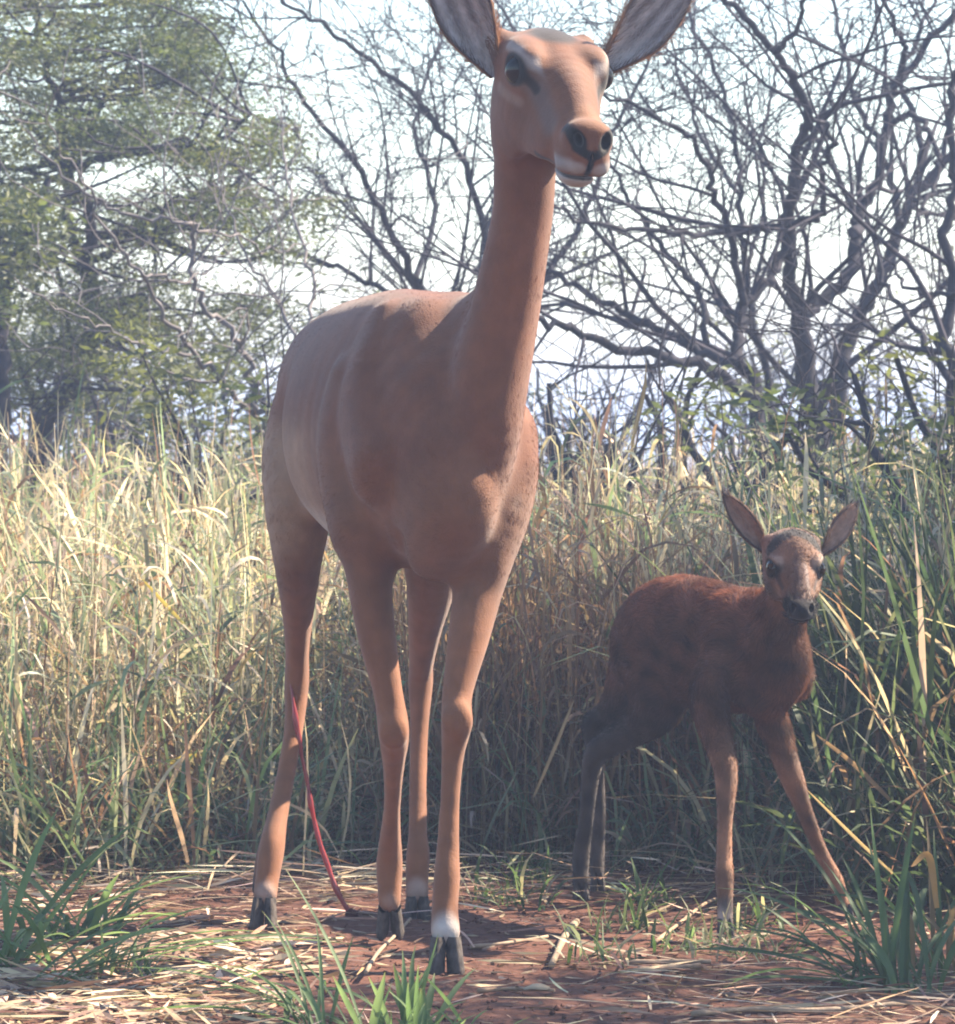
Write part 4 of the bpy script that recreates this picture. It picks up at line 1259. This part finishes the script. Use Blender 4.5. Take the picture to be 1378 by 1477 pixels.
# unseen leafy bushes added outside the frame to shade mid grass and front soil
def shade_bush(cx, cy, h, w, seed, label, nc=150):
    global rng
    rng = np.random.default_rng(seed)
    base = np.array([cx, cy, 0.0]); L = []
    for k in range(6):
        a = rng.uniform(0, 6.28); le = rng.uniform(.2, .9) * w
        top = base + np.array([math.cos(a) * le, math.sin(a) * le, h * rng.uniform(.6, 1.0)])
        D = catmull([[*base], [*(base * .5 + top * .5 + rng.normal(size=3) * .06)], [*top]], 5)
        L.append((D, np.linspace(.02, .006, len(D))))
    cl = base + rng.normal(size=(nc, 3)) * np.array([w * .42, w * .42, h * .26]) + np.array([0, 0, h * .55])
    cl[:, 2] = np.maximum(cl[:, 2], .12)
    cl = cl[cl[:, 0] > cl[:, 1] * .104 + .12]
    rx = rng.uniform(.10, .2, len(cl))
    tree('shade_bush', label, base, L, twigs_to(L, cl, .005), bark_dark, bark_twig, leaves(cl, rx, rx * .8, 150, .034, GREENS, seed), cat='shrub')
shade_bush(1.75, 8.35, 2.1, .75, 121, 'unseen dense leafy bush added past the coarse green clumps for shade')
shade_bush(2.0, 9.2, 2.7, .9, 122, 'unseen taller leafy bush added behind the dense one for shade')

shade_bush(1.55, 6.4, 1.7, .55, 123, 'unseen low leafy bush added past the fanning tussock for shade', 75)

# straw and chips lying on the soil
r_ = np.random.default_rng(131)
def litter(n, xr, yr, Lr, wr, table, seed, lift=.012):
    r = np.random.default_rng(seed)
    x = r.uniform(*xr, n); y = r.uniform(*yr, n)
    b_ = np.stack([x, y, gz(x, y) + r.uniform(.001, lift, n)], 1)
    e0 = r.normal(0.03, .10, n)
    return ribbons(b_, r.normal(0, 1.0, n) + np.pi * r.integers(0, 2, n), r.uniform(*Lr, n), e0, e0 - r.normal(.05, .12, n), r.uniform(*wr, n), pick(r, n, table), 3, 1.0, r.normal(0, .8, n), None, seed)
LT = [(4, (.42, .31, .20)), (3, (.32, .21, .13)), (3, (.20, .12, .08)), (1.2, (.54, .44, .32))]
parts = [litter(2700, (-1.1, -.2), (5.2, 8.4), (.02, .14), (.003, .009), LT, 1), litter(800, (-1.15, 1.15), (5.1, 8.3), (.02, .13), (.002, .007), LT, 2),
         litter(1300, (-.8, -.25), (5.2, 6.5), (.02, .07), (.006, .014), LT, 3), litter(380, (.15, .8), (5.2, 6.1), (.04, .20), (.002, .006), LT, 4),
         litter(3600, (-1.1, 1.1), (5.1, 7.6), (.008, .04), (.003, .009), [(3, (.12, .07, .045)), (2, (.20, .13, .08)), (1, (.30, .21, .13))], 6, .004),
         litter(2200, (-1.1, 1.1), (6.9, 8.3), (.03, .16), (.002, .006), LT, 5, .05)]
V, Q, C = join(parts)
tag(link('straw_litter', mesh_np('straw_litter', V, Q, C, smooth=False), straw_mat), 'broken straw and dry leaf chips scattered over the red soil', 'litter', kind='stuff')

# crumbs of soil
r_ = np.random.default_rng(151)
n = 2600
cx = r_.uniform(-.8, .8, n); cy = r_.uniform(5.1, 8.0, n)
oc = np.array([(1, 0, 0), (0, 1, 0), (-1, 0, 0), (0, -1, 0), (0, 0, 1), (0, 0, -1)], float)
of = np.array([(0, 1, 4), (1, 2, 4), (2, 3, 4), (3, 0, 4), (1, 0, 5), (2, 1, 5), (3, 2, 5), (0, 3, 5)])
sz = .001 + .0038 * r_.random(n) ** 2
ov = (oc[None] * r_.uniform(.6, 1.3, (n, 6, 1)) * sz[:, None, None] + r_.normal(size=(n, 6, 3)) * sz[:, None, None] * .2) + np.stack([cx, cy, gz(cx, cy) + .0015], 1)[:, None]
oq = (of[None] + 6 * np.arange(n)[:, None, None]).reshape(-1, 3)
tag(link('soil_crumbs', mesh_np('soil_crumbs', ov.reshape(-1, 3), oq, smooth=False), soil), 'crumbs and small clods of red soil', 'soil', kind='stuff')

# small sprigs of green coming through the soil
r_ = np.random.default_rng(141)
spots = np.array([P(u, v, FPX * CAM_H / (v - HZ)) for u, v in [(760, 1270), (735, 1300), (790, 1245), (700, 1290), (930, 1300), (900, 1330), (1010, 1370), (870, 1390), (1100, 1380), (180, 1400), (310, 1245), (470, 1180), (690, 1215), (950, 1240), (1090, 1330), (820, 1230)]])
n = 700
ci = r_.integers(0, len(spots), n)
b_ = spots[ci] + r_.normal(size=(n, 3)) * np.array([.03, .05, 0]); b_[:, 2] = gz(b_[:, 0], b_[:, 1]) - .002
e0 = np.radians(r_.normal(50, 22, n)); sp = ribbons(b_, r_.uniform(0, 6.28, n), r_.uniform(.03, .10, n), e0, e0 - np.radians(np.abs(r_.normal(50, 30, n))), r_.uniform(.002, .007, n), pick(r_, n, [(3, (.07, .11, .04)), (2, (.10, .14, .06)), (1, OLV)]), 4, 1.2, r_.normal(0, .6, n))
tag(link('green_sprigs', mesh_np('green_sprigs', *sp, smooth=False), grass_mat), 'tiny green sprigs sprouting between the straw', 'grass', kind='stuff')

# ---- green tussocks in the foreground, every blade its own piece
def blade_mesh(L, w, e0, e1, pw, col, twist, wave, nseg=9):
    """creased leaf blade, three points across, heading +X"""
    rows, cols = [], []
    p = np.zeros(3)
    for i in range(nseg + 1):
        k = i / nseg
        e = e0 + (e1 - e0) * k ** pw
        T = np.array([math.cos(e), 0, math.sin(e)]); s = np.array([0, 1.0, 0]); nn = np.cross(T, s)
        tw = twist * k; sd = math.cos(tw) * s + math.sin(tw) * nn; up = np.cross(sd, T)
        ww = max(w * .5 * (0.6 + .8 * k if k < .5 else (1 - ((k - .5) / .5) ** 1.9)), .0004)
        rows += [p - sd * ww - up * ww * .25, p + up * ww * .15, p + sd * ww - up * ww * .25]
        c = np.array(col) * (1 - .12 * (1 - k)) if k < .9 else np.array(col) * .6 + np.array((.30, .22, .10)) * .4
        cols += [c, c * 1.15, c]
        p = p + T * L / nseg + s * wave * math.sin(3 * k) / nseg
    Q = []
    for i in range(nseg):
        for j in (0, 1):
            a = 3 * i + j
            Q.append((a, a + 1, a + 4, a + 3))
    return mesh_np('blade', np.array(rows), Q, np.array(cols))

def tussock(label, u, v, blades, seed, n=0, Lr=(.1, .3), azr=(0, 6.28), wr=(.006, .012), er=(40, 80), drop=(20, 90), spread=.02, cols=((.13, .20, .08), (.16, .23, .10), (.11, .18, .07)), cat='grass', name='grass_tussock'):
    """blades: hand-set rows (azimuth deg, length, width, start elevation, tip elevation)"""
    r = np.random.default_rng(seed)
    Y = FPX * CAM_H / (v - HZ)
    p = P(u, v, Y); root = empty(name, (p[0], p[1], float(gz(p[0], p[1])) - .004))
    tag(root, label, cat, 'green tussocks in the foreground')
    rows = [(math.radians(a), L, w, math.radians(b0), math.radians(b1), 0.004) for a, L, w, b0, b1 in blades]
    for i in range(n):
        b0 = r.uniform(*er)
        rows.append((r.uniform(*azr), r.uniform(*Lr), r.uniform(*wr), math.radians(b0), math.radians(b0 - r.uniform(*drop)), spread))
    for (az, L, w, b0, b1, sp_) in rows:
        c = np.array(cols[r.integers(0, len(cols))]) * r.uniform(.8, 1.25)
        o = link('blade', blade_mesh(L, w, b0, b1, r.uniform(1.0, 1.7), c, r.normal(0, .5), r.normal(0, .02)), grass_mat, root)
        o.location = (r.normal(0, sp_), r.normal(0, sp_), 0)
        o.rotation_euler = (0, 0, az)
    return root
tussock('broad green tussock sprawling on straw at the margin beyond the hind hooves', 120, 1350,
        [(5, .17, .011, 60, 5), (20, .16, .010, 55, 10), (-10, .15, .012, 40, -15), (150, .22, .012, 50, 10), (170, .2, .011, 60, 20)], 201, 34, (.07, .20), wr=(.007, .014), er=(25, 75), spread=.03)
tussock('upright green tussock with wide blades cut by the margin of the picture', 8, 1385,
        [(60, .26, .013, 65, 40), (30, .28, .012, 55, 25), (10, .3, .010, 40, 5)], 202, 22, (.10, .26), wr=(.008, .014), er=(35, 75), spread=.025)
tussock('low long-bladed tussock trailing over the litter in front of the hind hooves', 60, 1420,
        [(-8, .40, .009, 22, -12), (-14, .46, .008, 20, -14), (2, .30, .009, 30, -8)], 203, 8, (.12, .3), azr=(-.6, .8), wr=(.006, .010), er=(15, 45), drop=(20, 50))
tussock('bright green tussock in front of the white-socked foreleg', 590, 1500,
        [(75, .14, .008, 75, 60), (110, .12, .008, 75, 60), (60, .13, .008, 70, 50)], 204, 40, (.05, .13), wr=(.006, .011), er=(45, 85), drop=(5, 50), spread=.035)
tussock('loose thin-bladed tussock reaching sideways across the red soil', 470, 1480,
        [(150, .26, .008, 35, -5), (160, .30, .007, 30, -8), (125, .16, .006, 65, 40), (115, .14, .005, 70, 55), (170, .22, .009, 20, -12), (60, .13, .006, 65, 50)], 205, 16, (.08, .24), azr=(1.5, 3.4), wr=(.005, .010), er=(20, 65), spread=.03)
tussock('large green tussock with blades fanning towards the front hooves of the fawn', 1285, 1425,
        [(165, .24, .011, 35, -5), (150, .28, .010, 45, -5), (140, .33, .009, 58, 20), (172, .28, .010, 22, -12), (120, .2, .010, 65, 40), (90, .25, .009, 80, 65), (70, .24, .009, 75, 60), (178, .22, .010, 15, -8)], 206, 34, (.08, .26), azr=(.8, 3.4), wr=(.006, .012), er=(25, 75), spread=.03,
        cols=((.075, .125, .045), (.09, .14, .06), (.065, .11, .045)))
tussock('upright tussock with a bent brown blade at the margin past the fanning one', 1355, 1400,
        [(85, .2, .009, 82, 60), (100, .22, .008, 80, 62)], 207, 18, (.08, .24), wr=(.005, .010), er=(50, 85), spread=.025, cols=((.075, .125, .045), (.18, .13, .07), (.065, .11, .045)))
tussock('arching blue-green tussock at the foot of the grass behind the hind hoof', 330, 1225,
        [(150, .16, .009, 70, -10), (30, .16, .010, 60, -5), (15, .20, .008, 55, 5), (170, .14, .008, 65, -30)], 208, 14, (.10, .24), wr=(.006, .010), er=(45, 80), drop=(40, 100), spread=.03, cols=((.11, .17, .08), (.13, .19, .10)))
tussock('stiff pale green stalks standing between the two animals', 938, 1225,
        [(88, .125, .014, 88, 84), (92, .105, .010, 87, 84), (60, .12, .006, 70, 50), (20, .14, .006, 60, 30)], 209, 8, (.06, .14), wr=(.004, .008), er=(50, 80), spread=.02, cols=((.17, .23, .12), (.13, .18, .09)))

# ---- single things on the ground
stick_mat = mat_plain('dry_stick', (.28, .19, .125), rough=.8, spec=.15, noise_scale=60, amt=.35, bump=.3)
pale_mat = mat_plain('pale_stick', (.26, .19, .13), rough=.75, spec=.15, noise_scale=60, amt=.25, bump=.3)
def ground_line(px, r0, r1, lift=0.006):
    rows = []
    m = len(px)
    for i, (u, v) in enumerate(px):
        Yd = FPX * CAM_H / (v - HZ); p = P(u, v, Yd)
        rows.append([p[0], p[1], float(gz(p[0], p[1])) + lift, r0 + (r1 - r0) * i / (m - 1)])
    D = catmull(rows, 4)
    rr = D[:, 3] * (1 + .12 * np.sin(np.arange(len(D)) * 1.7))
    D = np.vstack([D[0], D, D[-1]]); rr = np.concatenate([[1e-4], rr, [1e-4]])
    return D[:, :3], rr
def stick(name, label, cat, px, r0, r1, m, lift=.006, group=None):
    V, Q = tubes([ground_line(px, r0, r1, lift)], 8)
    return tag(link(name, mesh_np(name, V, Q), m), label, cat, group)
stick('dry_stick', 'short pale stick lying aslant on red soil between the animals', 'stick', [(832, 1328), (815, 1362), (796, 1402)], .0055, .0045, pale_mat)
stick('straw_stalk', 'longer of two pale straw stalks lying side by side near the fawn', 'straw', [(908, 1398), (960, 1396), (1026, 1396)], .0035, .003, pale_mat)
stick('straw_stalk', 'shorter of two pale straw stalks lying side by side near the fawn', 'straw', [(914, 1407), (960, 1405), (1010, 1402)], .0035, .003, stick_mat)
stick('straw_stalk', 'long straw stalk along the ground below the fanning tussock', 'straw', [(1000, 1468), (1080, 1458), (1180, 1456), (1310, 1446)], .004, .003, pale_mat)
stick('straw_stalk', 'thin straw stalk lying above the long one by the fanning tussock', 'straw', [(1185, 1440), (1220, 1437), (1262, 1431)], .003, .0025, stick_mat)
stick('twig', 'thin bent twig crossing before the forehoof of the fawn', 'twig', [(945, 1372), (985, 1330), (1025, 1302), (1080, 1288), (1140, 1290)], .003, .002, stick_mat, .010)
stick('twig', 'pinkish thin twig slanting by the toe of the lifted hoof', 'twig', [(528, 1420), (545, 1390), (570, 1360), (592, 1335)], .003, .002, pale_mat, .012)
stick('straw_stalk', 'pale straw stalk beside the black forehoof of the adult', 'straw', [(680, 1374), (730, 1371), (790, 1362)], .003, .002, pale_mat)
stick('straw_stalk', 'straw stalk on soil in front of the bright green tussock margin', 'straw', [(690, 1440), (740, 1436), (800, 1440)], .003, .002, stick_mat)
stick('dry_stick', 'brown broken stick at the foot of the sunlit grass', 'stick', [(205, 1170), (222, 1195), (238, 1220)], .009, .007, stick_mat, .02)
stick('straw_stalk', 'bright straw stalk lying behind the red hanging cord', 'straw', [(405, 1262), (450, 1256), (520, 1252)], .003, .002, pale_mat)
stick('straw_stalk', 'bright straw stalk lying beside the hind hoof near green blades', 'straw', [(240, 1202), (275, 1199), (318, 1200)], .004, .003, pale_mat)
# a curled pale dry leaf
r_ = np.random.default_rng(9)
cp = ribbons(np.array([[*P(756, 1440, FPX * CAM_H / 790.)[:2], .010]]), np.array([0.2]), np.array([.036]), np.array([.35]), np.array([-.5]), np.array([.020]), np.array([[.30, .23, .15]]), 8, 1.0, np.array([.5]))
lf = link('dry_leaf', mesh_np('dry_leaf', *cp), straw_mat)
tag(lf, 'curled pale dry leaf on bare red soil below the short stick', 'leaf')
md = lf.modifiers.new('thick', 'SOLIDIFY'); md.thickness = .0015

# a few stalks that stand out of the stand
def stalk(label, a, b_, c, w, col, group='single blades standing out of the grass'):
    D = catmull([[*a], [*b_], [*c]], 6)
    T = np.gradient(D, axis=0); T /= np.linalg.norm(T, axis=1, keepdims=True)
    s = np.cross(T, np.array([0, 1.0, .25])); s /= np.linalg.norm(s, axis=1, keepdims=True)
    k = np.linspace(0, 1, len(D))[:, None]; ww = w * .5 * np.minimum(1, .6 + k) * np.sqrt(np.clip(1.02 - k ** 3, 0, 1))
    nn = np.cross(s, T)
    V = np.stack([D - s * ww, D + nn * ww * .3, D + s * ww], 1).reshape(-1, 3)
    Q = [(3 * i + j, 3 * i + j + 1, 3 * i + j + 4, 3 * i + j + 3) for i in range(len(D) - 1) for j in (0, 1)]
    return tag(link('grass_stalk', mesh_np('grass_stalk', V, Q, np.tile(col, (len(V), 1))), grass_mat), label, 'grass blade', group)
YEL = (.42, .32, .09)
stalk('yellow dying blade leaning over the sunlit grass', P(265, 900, 7.75), P(235, 868, 7.72), P(205, 835, 7.7), .007, YEL)
stalk('short yellow blade lying across the foot of the sunlit grass', P(245, 1100, 7.6), P(270, 1092, 7.58), P(300, 1088, 7.56), .010, YEL)
stalk('long brown stalk slanting through the grass beside the fawn', P(1290, 1160, 6.98), P(1235, 1105, 6.95), P(1178, 1060, 6.92), .008, (.34, .22, .13))
stalk('thin straw stem slanting past the splayed leg of the fawn', P(1288, 1260, 6.5), P(1230, 1205, 6.55), P(1165, 1140, 6.6), .005, (.45, .33, .17))
stalk('pale stem leaning before the grass between the animals', P(770, 1150, 7.3), P(800, 1080, 7.32), P(828, 1010, 7.35), .006, (.42, .30, .17))
stalk('orange-brown curled blade at the margin over the fanning tussock', P(1352, 1310, 5.95), P(1340, 1235, 5.95), P(1315, 1250, 5.93), .010, (.42, .24, .09))

# ---- the blood-red cord hanging at the hind leg
cord_mat, nt, b, out = new_mat('red_membrane')
tcn = nt.nodes.new('ShaderNodeTexCoord'); nz = nt.nodes.new('ShaderNodeTexNoise'); nz.inputs['Scale'].default_value = 35
nt.links.new(tcn.outputs['Object'], nz.inputs['Vector'])
rp = nt.nodes.new('ShaderNodeValToRGB'); rp.color_ramp.elements[0].color = (.10, .012, .014, 1); rp.color_ramp.elements[1].color = (.27, .05, .05, 1)
nt.links.new(nz.outputs['Fac'], rp.inputs[0]); nt.links.new(rp.outputs[0], b.inputs['Base Color'])
setp(b, rough=.28, spec=.5, sss=.15)
rows = [[*P(u, v, Yd), r * .78 * Yd / FPX] for u, v, Yd, r in [(418, 975, 6.735, 2), (423, 1010, 6.725, 3), (427, 1040, 6.72, 5.5), (431, 1068, 6.72, 6), (437, 1098, 6.72, 3.6), (444, 1130, 6.72, 3.8), (448, 1158, 6.715, 5), (455, 1190, 6.715, 4.2), (462, 1218, 6.71, 5.2), (474, 1252, 6.705, 4.6), (484, 1280, 6.70, 5.6), (497, 1305, 6.70, 4.6), (506, 1318, 6.70, 4), (514, 1324, 6.69, 4)]]
D = catmull(rows, 5)
V, Q = tubes([(np.vstack([D[0, :3], D[:, :3], D[-1, :3]]), np.concatenate([[1e-4], D[:, 3] * (1 + .12 * np.sin(np.arange(len(D)) * .9)), [1e-4]]))], 10)
cord = link('afterbirth_cord', mesh_np('afterbirth_cord', V, Q), cord_mat)
tag(cord, 'wet red cord hanging from the hind leg of the adult to the soil', 'cord')
bm = bmesh.new(); bmesh.ops.create_icosphere(bm, subdivisions=3, radius=.010)
for v_ in bm.verts:
    v_.co *= 1 + .25 * math.sin(v_.co.x * 400) * math.cos(v_.co.z * 300); v_.co.z *= .8
me = bpy.data.meshes.new('clot'); bm.to_mesh(me); bm.free()
for f_ in me.polygons: f_.use_smooth = True
cl_ = link('clot', me, mat_plain('dark_clot', (.05, .010, .010), rough=.7, spec=.1)); cl_.location = P(509, 1319, 6.69); cl_.parent = cord

# ---- added haze: thin air imitating the milky veil of lens glare
hz_m = bpy.data.materials.new('veil_haze'); hz_m.use_nodes = True
nt = hz_m.node_tree; nt.nodes.remove(nt.nodes['Principled BSDF'])
pv = nt.nodes.new('ShaderNodeVolumePrincipled')
pv.inputs['Color'].default_value = (.52, .66, 1.0, 1)
pv.inputs['Density'].default_value = HAZE
pv.inputs['Anisotropy'].default_value = .35
nt.links.new(pv.outputs[0], nt.nodes['Material Output'].inputs['Volume'])
bm = bmesh.new(); bmesh.ops.create_cube(bm, size=1.0)
for v_ in bm.verts:
    v_.co = ((v_.co.x) * 620, 270 + v_.co.y * 680, 1.75 + v_.co.z * 5.5)
me = bpy.data.meshes.new('haze'); bm.to_mesh(me); bm.free()
tag(link('haze', me, hz_m), 'thin haze added to imitate the milky veil of lens glare', 'haze', kind='stuff')
